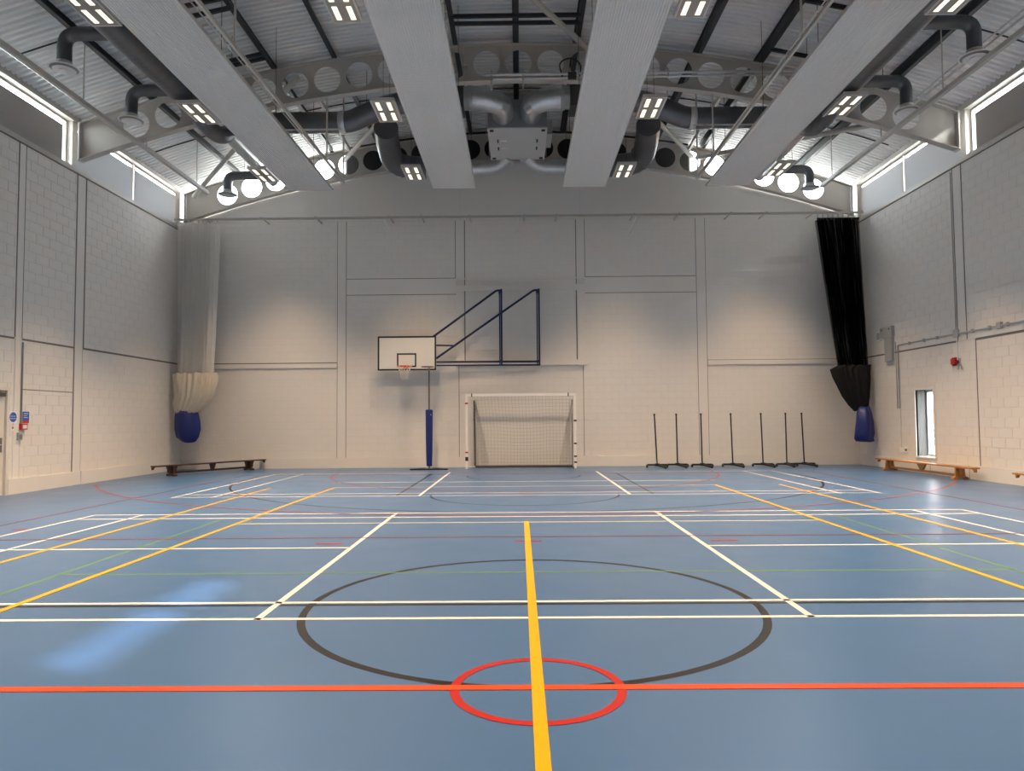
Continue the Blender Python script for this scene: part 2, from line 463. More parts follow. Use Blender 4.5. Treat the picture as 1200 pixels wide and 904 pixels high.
# left wall: a backing leaf, a door opening, panels of blockwork between flush piers
DL0, DL1, DLZ = 13.55, 14.72, 2.19
b = B()
b.box((XL-.35, YN-.3, -.2), (XL-T, DL0, ZL)); b.box((XL-.35, DL0, DLZ), (XL-T, DL1, ZL)); b.box((XL-.35, DL1, -.2), (XL-T, YB+.3, ZL))
wall_left = struct('wall_left', b, JOINT, origin=(XL, 8, 0))
b = B(); b.box((XL-T, YN, .33), (XL, 12.9, ZL-.1)); part('render_panel', b, PLASTER, wall_left)
rects = []
for a, c, z0, z1 in ((12.92,14.92,.33,3.29),(12.92,14.92,3.34,7.58),(15.16,16.93,.33,2.22),(15.16,16.93,2.24,3.29),(15.16,16.93,3.34,7.58),
                     (17.28,22.44,.33,3.30),(17.33,22.44,3.35,7.58)):
    rects += field_blocks(a, c, z0, z1, [(DL0-.04, DL1+.02, 0, DLZ+.02)])
masonry(wall_left, rects, placeL, lambda r: (r[0]-14.0 if r[0] > 13.7 else 99) + abs(r[2]-2.5)*.1)
for a, c in ((14.95, 15.13), (16.97, 17.26)):
    b = B(); b.box((XL-T, a, .33), (XL+.004, c, 7.58)); part('pier', b, PLASTER, wall_left)
# right wall with one tall window
WR0, WR1, WZ0, WZ1 = 18.42, 19.25, .42, 2.20
b = B()
b.box((XR+T, YN-.3, -.2), (XR+.42, WR0, ZL)); b.box((XR+T, WR0, WZ1), (XR+.42, WR1, ZL)); b.box((XR+T, WR0, -.2), (XR+.42, WR1, WZ0)); b.box((XR+T, WR1, -.2), (XR+.42, YB+.3, ZL))
wall_right = struct('wall_right', b, JOINT, origin=(XR, 8, 0))
b = B(); b.box((XR, YN, .33), (XR+T, 13.4, ZL-.1)); part('render_panel', b, PLASTER, wall_right)
rects = []
for a, c, z0, z1 in ((13.42,16.62,.33,3.26),(13.42,16.93,3.32,7.58),(16.66,22.44,.33,3.29),(17.31,22.44,3.34,7.58)):
    rects += field_blocks(a, c, z0, z1, [(WR0-.09, WR1+.09, WZ0-.09, WZ1+.09)])
masonry(wall_right, rects, placeR, lambda r: (r[0]-14.6 if r[0] > 14.4 else 99) + abs(r[2]-2.5)*.1)
b = B(); b.box((XR-.004, 16.97, 3.33), (XR+T, 17.27, 7.58)); part('pier', b, PLASTER, wall_right)
# end wall
b = B(); b.box((XL-.35, YB+T, -.2), (XR+.42, YB+.18, 7.95))
wall_end = struct('wall_end', b, JOINT, origin=(0, YB, 0))
rects = []
for a, c, z0, z1 in ((XL,-5.80,.33,3.16),(XL,-5.80,3.36,7.9),(-5.50,-1.92,.33,5.50),(-5.50,-2.02,6.04,7.9),(-1.90,2.03,.33,3.2),(-1.70,1.83,3.2,5.98),(-1.70,1.83,6.04,7.9),
                     (2.05,5.66,.33,5.50),(2.14,5.66,6.04,7.9),(5.98,XR,.33,3.14),(5.98,XR,3.34,7.9)):
    rects += field_blocks(a, c, z0, z1)
masonry(wall_end, rects, placeE, lambda r: abs(r[2]-1.9)*3.2 + abs(r[0])*.3)
def slab(nm, x0, x1, z0, z1, proud, m=PLASTER):
    bb = B(); bb.box((x0, YB-proud, z0), (x1, YB+T, z1)); part(nm, bb, m, wall_end)
for x0, x1, z0, z1 in ((-5.785,-5.52,.33,7.9),(5.68,5.965,.33,7.9),(-2.0,-1.73,6.04,7.9),(1.86,2.12,6.04,7.9),(-2.0,-1.73,3.2,5.5),(1.86,2.12,3.2,5.5)): slab('pier', x0, x1, z0, z1, .004)
for x0, x1 in ((-5.50,-2.0),(2.12,5.66)): slab('lintel_band', x0, x1, 5.52, 6.02, .006)
slab('lintel_band', -2.0, 2.12, 5.99, 6.02, .006)
for x0, x1 in ((XL+.02,-5.80),(5.98,XR-.02)): slab('string_band', x0, x1, 3.185, 3.325, .03)
# the plain gable above the track, following the arch, in five panels
gx = [XL, -5.65, -1.865, 1.99, 5.82, XR]
for i in range(5):
    x0, x1 = gx[i]+.01, gx[i+1]-.01; n = 10
    top = [(x0+(x1-x0)*k/n, YB, max(7.97, arch(x0+(x1-x0)*k/n, BOT0)+.06)) for k in range(n+1)]
    bb = B(); bb.prism([(x0, YB, 7.91), (x1, YB, 7.91)] + top[::-1], (0, .03, 0)); part('gable_panel', bb, PLASTER, wall_end, angle=20)
xs = [XL+(XR-XL)*k/30 for k in range(31)]
part('gable_backing', B().prism([(XL, YB+T, 7.9), (XR, YB+T, 7.9)] + [(x, YB+T, arch(x, BOT0)+.06) for x in xs[::-1]], (0, .16, 0)), JOINT, wall_end)
def groove_shades(wall, place, rs):
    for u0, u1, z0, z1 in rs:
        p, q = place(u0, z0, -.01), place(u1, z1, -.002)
        part('groove_shade', B().box(p, q), JOINTSHADE, wall)  # dark strip paints in the shade of the shallow groove
groove_shades(wall_left, placeL, ((14.92,14.95,3.34,7.58),(15.13,15.16,3.34,7.58),(16.93,16.97,.33,7.58),(17.26,17.285,.33,3.30),(17.285,17.33,3.31,7.58),(12.92,14.92,3.295,3.335),(15.16,16.93,3.295,3.335),(15.16,16.93,2.222,2.24),(17.30,22.44,3.305,3.35)))
groove_shades(wall_right, placeR, ((16.622,16.655,.33,3.31),(16.935,16.968,3.33,7.58),(17.275,17.31,3.33,7.58),(13.42,16.62,3.262,3.315),(17.31,22.44,3.295,3.335)))
groove_shades(wall_end, placeE, ((-5.80,-5.787,.33,7.9),(-5.518,-5.502,.33,7.9),(5.665,5.68,.33,7.9),(5.967,5.98,.33,7.9),(-2.018,-2.0,3.2,7.9),(-1.728,-1.70,3.2,7.9),(1.835,1.86,3.2,7.9),(2.122,2.138,3.2,7.9),
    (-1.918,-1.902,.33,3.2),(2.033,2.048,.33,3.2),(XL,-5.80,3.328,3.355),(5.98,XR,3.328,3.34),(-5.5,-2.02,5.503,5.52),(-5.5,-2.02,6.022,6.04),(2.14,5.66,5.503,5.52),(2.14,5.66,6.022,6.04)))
# behind the gable beam: dark infill in the middle, glazing frames at both sides
bb = B(); n = 14
xs = [-5.55+11.1*k/n for k in range(n+1)]
bb.prism([(x, YB+.17, arch(x, BOT0)-.1) for x in xs] + [(x, YB+.17, arch(x, DECK0)+.1) for x in xs[::-1]], (0, .12, 0))
part('gable_infill', bb, mat('dark_insulation', (0.03,0.03,0.032), 0.9), wall_end)
# end wall behind the camera
b = B(); b.box((XL-.35, YN-.3, -.2), (XR+.35, YN, 10.95)); struct('wall_near', b, PLASTER, origin=(0, YN, 0))
# skirting plinths
def base(nm, a, c): 
    bb = B(); bb.box(a, c); return struct(nm, bb, PLASTER)
PL = .035
o = base('baseboard_left', (XL-T, DL1+.08, 0), (XL+PL, 16.93, .325)); o2 = B().box((XL-T, 16.93, 0), (XL+.01, 17.28, .325)); o3 = B().box((XL-T, 17.28, 0), (XL+PL, YB-PL, .325))
part('pier_plinth', o2, PLASTER, o); part('plinth_length', o3, PLASTER, o); part('plinth_length', B().box((XL-T, YN, 0), (XL+PL, DL0-.08, .325)), PLASTER, o)
o = base('baseboard_right', (XR-PL, YN, 0), (XR+T, 18.6, .325)); part('plinth_length', B().box((XR-PL, 18.61, 0), (XR+T, YB-PL, .325)), PLASTER, o)
part('plinth_joint', B().box((XR-PL-.002, 18.598, 0), (XR, 18.612, .324)), JOINTSHADE, o); part('plinth_joint', B().box((XR-PL-.002, 16.99, 0), (XR-PL+.004, 17.002, .324)), JOINTSHADE, o)
o = base('baseboard_end', (XL, YB-PL, 0), (-5.80, YB+T, .325))
for x0, x1 in ((-5.52, -1.9), (2.05, 5.68), (5.97, XR)): part('plinth_length', B().box((x0, YB-PL, 0), (x1, YB+T, .325)), PLASTER, o)
for x0, x1 in ((-5.80, -5.52), (-1.9, 2.05), (5.68, 5.97)): part('pier_plinth', B().box((x0, YB-.012, 0), (x1, YB+T, .325)), PLASTER, o)

# ------------------------------------------------------------------ clerestory
def clerestory(n, side, y0, y1, blind, gap, drop=None):
    """one glazed bay light above the masonry: frame, pane, blind with a gap of daylight above it"""
    X = XL if side < 0 else XR; xg = X - side*(-.22)
    f = B(); t = .05
    for a, c in (((y0, ZL), (y1, ZL+t)), ((y0, 8.80), (y1, 8.80+t)), ((y0, ZL+t), (y0+t, 8.80)), ((y1-t, ZL+t), (y1, 8.80))):
        f.box((xg-.04, a[0], a[1]), (xg+.04, c[0], c[1]))
    fr = struct('window_%d' % n, f, STEEL)
    part('pane', B().box((xg-.004, y0+t, ZL+t), (xg+.004, y1-t, 8.80)), TINT if drop else GLASS, fr)
    z0, z1 = (ZL+.02, 8.80-gap) if drop is None else drop
    xb = X - side*(-.18)
    if blind is not None:
        bl = part('blind', B().box((xb-.002, y0+.03, z0), (xb+.002, y1-(.17 if gap > .12 else .03), z1)), blind, fr)
    return fr
num = 1
for side in (-1, 1):
    X = XL if side < 0 else XR
    for y0, y1, bl, gap, drop in ((YN, -2.1, BLINDD, 0, None), (-2.1, -.65, BLINDD, 0, (8.04, 8.80) if side > 0 else None),
                                  (-.65, .85, BLINDD, 0, (8.06, 8.80) if side > 0 else None), (.85, 5.9, BLINDD, 0, None), (5.9, 11.9, BLINDD, 0, None),  # openings added out of view on the right to throw the floor sun patch
                                  (11.9, 16.78, BLINDD, .125, None), (17.04, 19.72, BLINDL, .085, None), (19.78, 22.24, BLINDL, .085, None)):
        clerestory(num, side, y0, y1, bl, gap, drop); num += 1
    s = 'left' if side < 0 else 'right'
    xo = X + side*.35
    # capping on the masonry, eaves beam above the glass
    b = B(); b.box((X-side*.03, YN, ZL-.11), (xo, YB, ZL)); cap = struct('trim_%d' % (1 if side < 0 else 2), b, STEEL)
    part('capping_shadow_strip', B().box((X-side*.012, 12, ZL-.135), (X+side*.02, YB, ZL-.112)), JOINTSHADE, cap)
    b = B(); b.box((X+side*.02, YN, 8.85), (X+side*.25, YB+.2, 9.06)); struct('trim_%d' % (3 if side < 0 else 4), b, STEEL)
    # stub columns in the glazing line
    for y in (16.9, 22.36):
        st = B(); st.box((X+side*.06, y-.10, ZL), (X+side*.30, y+.10, 8.86)); struct('trim_%d' % num, st, STEEL); num += 1
# gable end glazing behind the outer holes of the beam
for k, (x0, x1) in enumerate(((XL+.1, -5.58), (5.58, XR-.1))):
    n = 8; xs = [x0+(x1-x0)*i/n for i in range(n+1)]
    lo = [(x, YB+.20, arch(x, BOT0)-.02) for x in xs]; hi = [(x, YB+.20, arch(x, TOP0)+.18) for x in xs]
    fr = B()
    for seq, w_ in ((lo, .05), (hi, .05)):
        for i in range(n): fr.bar(seq[i], seq[i+1], .05, w_)
    for i in (0, n): fr.bar(lo[i], hi[i], .05, .05)
    g = struct('window_%d' % (20+k), fr, STEEL)
    part('pane', B().prism([(p[0], YB+.21, p[2]) for p in lo] + [(p[0], YB+.21, p[2]) for p in hi[::-1]], (0, .008, 0)), GLASS, g)

# tall window in the right wall
f = B(); xi = XR-.012
for a, c in (((WR0-.08, WZ0-.08), (WR1+.08, WZ0)), ((WR0-.08, WZ1), (WR1+.08, WZ1+.08)), ((WR0-.08, WZ0), (WR0, WZ1)), ((WR1, WZ0), (WR1+.08, WZ1))):
    f.box((xi, a[0], a[1]), (XR+.05, c[0], c[1]))
tw = struct('window_30', f, PLASTER)
fr = B(); xg = XR+.31
for a, c in (((WR0, WZ0), (WR1, WZ0+.06)), ((WR0, WZ1-.06), (WR1, WZ1)), ((WR0, WZ0+.06), (WR0+.05, WZ1-.06)), ((WR1-.05, WZ0+.06), (WR1, WZ1-.06))):
    fr.box((xg-.03, a[0], a[1]), (xg+.03, c[0], c[1]))
part('window_frame', fr, mat('grey_window_frame', (0.36,0.37,0.37), .4), tw)
part('pane', B().box((xg-.006, WR0+.05, WZ0+.06), (xg+.006, WR1-.05, WZ1-.06)), GLASS, tw)
part('reveal', B().box((XR+.05, WR1-.004, WZ0), (xg-.03, WR1+.01, WZ1)).box((XR+.05, WR0-.01, WZ0), (xg-.03, WR0+.004, WZ1)).box((XR+.05, WR0, WZ1-.004), (xg-.03, WR1, WZ1+.01)), mat('grey_reveal_paint', (.13,.135,.135), .6), tw)
part('sill', B().box((XR-.03, WR0-.06, WZ0-.035), (xg-.03, WR1+.06, WZ0+.004)), WHITEP, tw)

# door in the left wall
f = B()
f.box((XL-.14, DL1-.0, 0), (XL+.03, DL1+.07, DLZ+.07)); f.box((XL-.14, DL0-.07, 0), (XL+.03, DL0, DLZ+.07)); f.box((XL-.14, DL0, DLZ), (XL+.03, DL1, DLZ+.07))
d1 = struct('door_1', f, DOORM)
part('door_leaf', B().box((XL-.07, DL0+.005, .008), (XL-.02, DL1-.005, DLZ-.006)), DOORM, d1)
part('door_closer', B().box((XL-.02, 14.05, DLZ-.13), (XL+.045, 14.66, DLZ-.05)), mat('bronze_metal', (.16,.13,.11), .35, .6), d1, 'dark metal door closer')
lk = part('lock_case', B().box((XL-.02, 14.22, .90), (XL+.03, 14.60, 1.20)), mat('brushed_dark_steel', (.22,.20,.18), .35, .8), d1, 'dark metal lock case')
part('handle', B().tube(fillet([(XL+.03, 14.50, 1.06), (XL+.09, 14.50, 1.06), (XL+.09, 14.34, 1.06)], .02), .011), GALV, lk)
part('vision_panel', B().box((XL-.022, 13.75, 1.0), (XL-.015, 13.95, 1.9)), GLASS, d1)

# ------------------------------------------------------------------ roof deck, purlins and bracing
b = B(); PIT = .16; prof = []
y = YN-.3
while y < YB+.28:
    prof += [(y, 0), (y+.07, 0), (y+.09, .065), (y+.14, .065)]; y += PIT
NX = 40; rows = []
for (yy, dz) in prof:
    rows.append([(-11.02+22.0*k/NX, yy, arch(-11.02+22.0*k/NX, DECK0)+dz) for k in range(NX+1)])
b.grid(rows)
ceil = struct('ceiling', b, DECK, origin=(0, 8, DECK0), angle=18)
part('roof_skin', B().grid([[(-11.04+22.04*k/NX, yy, arch(-11.04+22.04*k/NX, DECK0)+.2) for k in range(NX+1)] for yy in (YN-.4, YB+.4)]), DARK, ceil)
for x in (0, -1.48, 1.48, -2.96, 2.96, -4.44, 4.44, -5.92, 5.92, -7.4, 7.4, -8.9, 8.9):
    z = arch(x, DECK0); bb = B(); y0, y1 = 5.0, YB
    bb.box((x-.05, y0, z-.215), (x+.06, y1, z-.19)); bb.box((x-.05, y0, z-.2), (x-.036, y1, z-.02)); bb.box((x-.09, y0, z-.03), (x-.02, y1, z-.003))
    part('purlin', bb, DARK, ceil)
for y in (14.2, 19.6):
    bb = B(); rowA = [(-10.4+20.8*k/30, y, arch(-10.4+20.8*k/30, DECK0)-.008) for k in range(31)]
    for i in range(30): bb.bar(rowA[i], rowA[i+1], .03, .02)
    part('sheet_lap', bb, DARK, ceil)
for x0, x1, y in ((-7.4,-5.92,13.9),(-7.4,-5.92,14.25),(-7.4,-5.92,16.1),(-7.4,-5.92,16.3),(5.92,7.4,13.9),(5.92,7.4,14.25),(5.92,7.4,16.2),(-1.48,1.48,15.6),(-1.48,1.48,15.9),(-5.92,-4.44,20.2),(4.44,5.92,20.2)):
    part('bridging_strut', B().bar((x0, y, arch(x0, DECK0)-.2), (x1, y, arch(x1, DECK0)-.2), .06, .08), DARK, ceil)
def brace(p, q, r=.07):
    part('brace', B().tube([p, q], r, 14), STEEL, ceil)
YB1, YG = 16.9, 22.32
brace((-10.35, YG-.1, arch(10.35, 10.45)), (-5.4, YB1+.12, arch(5.4, 10.45)))
brace((1.75, YB1-.1, 10.45), (-1.9, 11.3, 10.5))
brace((5.55, YG-.1, arch(5.55, 10.3)), (2.1, YB1+.1, arch(2.1, 10.3)))
brace((8.95, YB1+.1, arch(8.95, 9.95)), (5.7, YG-.1, arch(5.7, 10.3)))
brace((-5.55, YG-.1, arch(5.55, 10.3)), (-2.1, YB1+.1, arch(2.1, 10.3)))
for x in (-5.3, 5.45): part('edge_strut', B().bar((x, YB1+.1, arch(x, 10.62)), (x, YG-.1, arch(x, 10.5)), .08, .12), STEEL, ceil)

# cellular arched beams
def cell_beam(Y, label):
    t = thing('cellular_beam', (0, Y, BOT0), label, 'roof beam', 'arched cellular beams')
    R = .325; PX = .78; NH = 12
    web = B(); hd = .007
    def ring(cx, cz, y): return [(cx+R*math.cos(2*PI*k/32), y, cz+R*math.sin(2*PI*k/32)) for k in range(32)]
    # web built as one strip per cell: outline of the cell joined to its round hole
    xl = [XL+.12] + [(k-.5)*PX+.05 for k in range(-NH, NH+2)] + [XR-.12]
    for i in range(len(xl)-1):
        a, c = xl[i], xl[i+1]; mid = (a+c)/2
        solid = i == 0 or i == len(xl)-2
        if solid:
            m = 4; xs = [a+(c-a)*k/m for k in range(m+1)]
            web.prism([(x, Y-hd, arch(x, BOT0)) for x in xs] + [(x, Y-hd, arch(x, TOP0)) for x in xs[::-1]], (0, 2*hd, 0)); continue
        cz = arch(mid, (BOT0+TOP0)/2)
        out = []
        for k in range(32):
            an = 2*PI*k/32; dx, dz = math.cos(an), math.sin(an)
            tx = (c-mid)/abs(dx) if abs(dx) > 1e-6 else 1e9
            tz = .45/abs(dz) if abs(dz) > 1e-6 else 1e9
            if tx < tz: x = mid+dx*tx; z = cz+dz*tx + (arch(x, 0)-arch(mid, 0))
            else:
                x = mid+dx*tz; z = arch(x, TOP0 if dz > 0 else BOT0)
            out.append((x, z))
        # exact corners
        for kk, (xx, zz) in ((4, (c, arch(c, TOP0))), (12, (a, arch(a, TOP0))), (20, (a, arch(a, BOT0))), (28, (c, arch(c, BOT0)))):
            j = min(range(32), key=lambda q: (out[q][0]-xx)**2 + (out[q][1]-zz)**2); out[j] = (xx, zz)
        for y, flip in ((Y-hd, 0), (Y+hd, 1)):
            web.grid([[(p[0], y, p[1]) for p in out], ring(mid, cz, y)], closed=True)
        web.grid([ring(mid, cz, Y-hd), ring(mid, cz, Y+hd)], closed=True)
    part('web', web, STEEL, t, angle=30)
    for nm, z0 in (('bottom_flange', BOT0), ('top_flange', TOP0)):
        fl = B(); n = 44; hw = .10; th = .022; rows = []
        for k in range(n+1):
            x = XL+.06+(XR-XL-.12)*k/n; z = arch(x, z0)
            rows.append([(x, Y-hw, z-th/2), (x, Y+hw, z-th/2), (x, Y+hw, z+th/2), (x, Y-hw, z+th/2)])
        fl.grid(rows, closed=True); fl.f.append((3,2,1,0)); fl.f.append(tuple(n*4+i for i in range(4)))
        part(nm, fl, STEEL, t)
    for x in (XL+.10, XR-.10): part('end_plate', B().box((x-.015, Y-.12, arch(x, BOT0)-.02), (x+.015, Y+.12, arch(x, TOP0)+.02)), STEEL, t)
    if Y < 20:
        for x in (-.37, .42, -1.3, 1.25): part('stiffener', B().box((x-.006, Y-.09, arch(x, BOT0)+.012), (x+.006, Y-.008, arch(x, TOP0)-.012)), STEEL, t)
    return t
cell_beam(YB1, 'grey arched roof beam with round holes crossing the hall in front of the ventilation unit')
cell_beam(YG, 'grey arched roof beam with daylight in its outer round holes against the end wall')

# ------------------------------------------------------------------ ribbed radiant panels
def radiant(xc, label):
    z = 8.10; t = thing('radiant_panel', (xc, 11, z), label, 'heating panel', 'long ribbed ceiling panels')
    W2 = .60; ends = [5.2, 8.15, 11.10, 14.03, 16.97, 19.93]
    nr = 24
    for i in range(len(ends)-1):
        y0, y1 = ends[i]+.008, ends[i+1]-.008
        pr = []
        for k in range(nr):
            x0 = xc-W2+2*W2*k/nr; s = 2*W2/nr
            pr += [(x0, 0), (x0+s*.62, 0), (x0+s*.74, .012), (x0+s*.88, .012)]
        pr.append((xc+W2, 0))
        bt = B(); bt.grid([[(x, y, z+dz) for x, dz in pr] for y in (y0, y1)])
        bt.box((xc-W2, y0, z+.02), (xc+W2, y1, z+.07))
        part('panel_section', bt, PANELM, t, angle=20)
    tr = B()
    for s in (-1, 1): tr.box((xc+s*W2, 5.2, z-.004), (xc+s*(W2+.012), 19.93, z+.06))
    part('edge_trim', tr.box((xc-W2-.012, 19.93, z-.004), (xc+W2+.012, 19.95, z+.06)), STEEL, t)
    part('header_pipe', B().tube([(xc-W2, 20.02, z+.05), (xc+W2, 20.02, z+.05)], .028, 10), STEEL, t)
    for y in (9.6, 12.6, 15.5, 18.4, 19.7):
        for s in (-1, 1):
            part('hanger_wire', B().tube([(xc+s*.5, y, z+.06), (xc+s*.5, y, arch(xc+s*.5, DECK0)-.01)], .006, 6), DARK, t)
    return t
for xc, l in ((-5.90, 'long white ribbed ceiling panel, far left one beside the left spiral duct'), (-1.80, 'long white ribbed ceiling panel left of the ventilation unit'),
              (1.89, 'long white ribbed ceiling panel right of the ventilation unit'), (5.98, 'long white ribbed ceiling panel, far right one beside the right spiral duct')):
    radiant(xc, l)

# ------------------------------------------------------------------ ceiling lights
LIGHTD = bpy.data.lights.new('lamp', 'AREA'); LIGHTD.shape = 'RECTANGLE'; LIGHTD.size = .085; LIGHTD.size_y = .40
LIGHTD.energy = LAMP_POWER; LIGHTD.color = LAMP_COLOR; LIGHTD.spread = NARROW
LIGHTE = LIGHTD.copy(); LIGHTE.energy = LAMP_POWER*.40
LIGHTF = LIGHTD.copy(); LIGHTF.energy = LAMP_POWER*.62
LIGHTW = LIGHTD.copy(); LIGHTW.spread = WIDE; LIGHTW.energy = LAMP_POWER*1.55
LIGHTN = LIGHTW.copy(); LIGHTN.energy = LAMP_POWER*.95
def make_light():
    t = thing('ceiling_light', (0, 0, 0), '', 'ceiling light', None)
    bd = B(); bd.box((-.26, -.56, .012), (.26, .56, .07)); part('body', bd, FIXM, t)
    rim = B()
    for a, c in (((-.27,-.57),(.27,-.54)),((-.27,.54),(.27,.57)),((-.27,-.54),(-.235,.54)),((.235,-.54),(.27,.54))): rim.box((a[0],a[1],0),(c[0],c[1],.075))
    part('rim', rim, FIXM, t)
    part('louvre', B().box((-.235,-.54,.006),(.235,.54,.012)), LOUV, t)
    for x in (-.125, .125):
        for y in (-.27, .27):
            part('led_strip', B().box((x-.045, y-.20, .001), (x+.045, y+.20, .007)), LED, t)
            lo = bpy.data.objects.new('lamp', LIGHTD); COL.objects.link(lo); lo.parent = t; lo.location = (x, y, -.002)
    for y in (-.4, .4): part('wire', B().tube([(0, y, .07), (0, y, 1.25)], .005, 6), DARK, t)
    return t
L0 = make_light(); first = True
rows = ((-7.28, 'outer left row'), (-2.98, 'inner left row'), (3.05, 'inner right row'), (7.45, 'outer right row'))
pos = ((19.95, 'hanging nearest the end wall'), (15.85, 'at the middle, below the arched beam'), (11.65, 'cut by the top of the photo'))
for x, rl in rows:
    for y, pl in pos:
        o = L0 if first else copy_tree(L0); first = False
        o.location = (x, y, 8.55); tag(o, 'four-strip ceiling light of the %s, %s' % (rl, pl), 'ceiling light', 'four-strip ceiling lights')
        for ch in o.children:
            if ch.type == 'LIGHT': ch.data = LIGHTE if y > 18 and abs(x) < 4 else LIGHTF if y > 18 else LIGHTW if abs(x) < 4 else LIGHTD
            if ch.name.startswith('wire'): ch.scale = (1, 1, (arch(x, DECK0)-8.56-.0)/1.25)
    for y in (7.5, 3.35, -.8):
        o = copy_tree(L0); o.location = (x, y, 8.55)
        for ch in o.children:
            if ch.type == 'LIGHT' and abs(x) < 4: ch.data = LIGHTN
            elif ch.type == 'LIGHT': ch.data = LIGHTD
        tag(o, 'four-strip ceiling light above and behind the viewpoint, outside the photo', 'ceiling light', 'ceiling lights outside the photo')

# ------------------------------------------------------------------ ventilation
def side_duct(s, x, label):
    z = 8.95; t = thing('spiral_duct', (x, 12, z), label, 'air duct', 'ventilation ducts')
    pts, rs = ribbed([(x, 6.0, z), (x, 15.4, z)], .28, .15, .02); part('duct_run', B().tube(pts, rs, 20), DUCTM, t, angle=60)
    x2 = x - s*.12
    pts = fillet([(x, 15.4, z), (x, 16.0, z), (x-s*.05, 16.5, 8.62), (x2, 17.3, 8.62), (x2, 17.8, 8.9)], .35, 6)
    part('flexible_elbow', B().tube(*ribbed(pts, .2, .09, .05), 18), FLEX, t, angle=60)
    pts, rs = ribbed([(x2, 17.6, 8.84), (x2+s*.05, 21.3, 8.84)], .15, .12, .02); part('duct_run', B().tube(pts, rs, 16), GALV, t, angle=60)
    for y, zc, xr in ((8.2, z, x), (10.65, z, x), (13.15, z, x), (15.5, z, x), (20.75, 8.84, x2+s*.05)):
        xd = s*8.65
        br = fillet([(xr+s*.1, y, zc), (xd, y, zc), (xd, y, 8.36)], .26, 8)
        part('branch', B().tube(br, .13, 16), DUCTM, t, angle=50)
        part('collar', B().lathe([(.135, 0), (.145, .01), (.145, .05), (.135, .06)], (xd, y, 8.345), 20), GALV, t)
        df = part('diffuser', B().lathe([(.12, .08), (.15, .06), (.22, .02), (.275, .005), (.28, 0), (.265, -.006), (.225, .006)], (xd, y, 8.27), 28), DIFFM, t)
        part('shadow_gap', B().lathe([(.245, .004), (.20, .0)], (xd, y, 8.262), 28), LOUV, df)
        part('diffuser_ring', B().lathe([(.12, .0), (.17, -.012), (.205, -.03), (.19, -.036), (.12, -.016)], (xd, y, 8.27), 28).lathe([(.03, -.01), (.09, -.04), (.085, -.046), (.01, -.026)], (xd, y, 8.27), 24), DIFFM, df)
        part('hanger', B().tube([(xd-s*.5, y, zc), (xd-s*.5, y, arch(xd-s*.5, DECK0)-.01)], .008, 6), DARK, t)
    for y in (8.8, 11.8, 14.7): part('strap', B().box((x-.012, y-.02, z+.27), (x+.012, y+.02, arch(x, DECK0)-.01)).torus((x, y, z), .01, .004, 4, 4), DARK, t)
    return t
side_duct(-1, -7.55, 'dark spiral duct with down-turned round outlets along the left roof')
side_duct(1, 7.42, 'dark spiral duct with down-turned round outlets along the right roof')

# ventilation unit
t = thing('ventilation_unit', (0, 19.9, 9.3), 'grey box-shaped ventilation unit hung between the two middle ceiling panels', 'ventilation unit')
UX0, UX1, UY0, UY1, UZ0, UZ1 = -.79, .81, 18.75, 21.05, 9.34, 10.14
part('casing', B().box((UX0, UY0, UZ0+.03), (UX1, UY1, UZ1)), mat('grey_casing', (.30,.31,.32), .4, .3, var=.04), t)
part('access_panel', B().box((UX0-.01, UY0-.01, UZ0), (UX1+.01, UY1+.01, UZ0+.03)), FIXM, t)
for x in (UX0+.25, UX1-.25):
    for y in (19.6, 20.15):
        h = part('latch', B().box((x-.02, y-.09, UZ0-.025), (x+.02, y+.09, UZ0)), BLACK, t)
for x in (UX0+.35,):
    for y in (19.6, 20.15): part('latch_plate', B().box((x-.02, y-.02, UZ0-.012), (x+.14, y+.02, UZ0)), WHITEP, t)
for x in (UX0+.10, UX1-.10):
    for y in (UY0+.12, UY1-.14): part('bracket', B().box((x-.05, y-.04, UZ0-.03), (x+.05, y+.04, UZ0)), BLACK, t)
part('control_box', B().box((UX1+.01, 19.2, 9.36), (UX1+.16, 20.2, 9.75)), GREYBOX, t)
for x in (UX0-.05, UX1+.05):
    for y in (19.0, 20.8): part('hanger_rod', B().tube([(x, y, 9.33), (x, y, arch(x, DECK0)-.01)], .01, 6), GALV, t)
def vent_branch(s, label):
    t = thing('unit_duct', (s*3, 18.2, 9.3), label, 'air duct', 'ducts of the ventilation unit')
    el = fillet([(s*.38, 18.74, 9.72), (s*.38, 18.05, 9.72), (s*.95, 17.85, 9.76), (s*1.35, 17.85, 9.76)], .5, 3)
    part('segmented_elbow', B().tube(el, .29, 40), GALV, t, angle=11)
    part('duct_collar', B().lathe([(.30, -.06), (.315, -.04), (.315, .04), (.30, .06)], (s*1.18, 17.85, 9.76), 22, 'x'), GALV, t)
    part('silencer_box', B().box((s*1.35, 17.5, 9.40), (s*2.5, 18.2, 10.0)), mat('dark_silencer', (.07,.075,.08), .5, var=.1), t)
    p1 = fillet([(s*2.5, 17.85, 9.7), (s*3.3, 17.95, 9.68), (s*4.35, 18.1, 9.30), (s*4.7, 18.1, 9.28)], .4, 5)
    part('duct_offset', B().tube(p1, .27, 18), DUCTM, t, angle=25)
    part('duct_collar', B().lathe([(.275, -.08), (.295, -.05), (.295, .05), (.275, .08)], (s*4.55, 18.1, 9.28), 22, 'x'), GALV, t)
    pts, rs = ribbed([(s*4.6, 18.1, 9.28), (s*7.2, 18.1, 9.28)], .27, .13, .02); part('duct_run', B().tube(pts, rs, 20), DUCTM, t, angle=60)
    part('support_angle', B().bar((s*4.5, 17.85, 9.0), (s*7.1, 17.85, 9.0), .04, .03), GALV, t)
    part('hanger', B().tube([(s*3.9, 18.0, 9.75), (s*3.9, 18.0, arch(3.9, DECK0)-.01)], .008, 6), DARK, t)
    return t
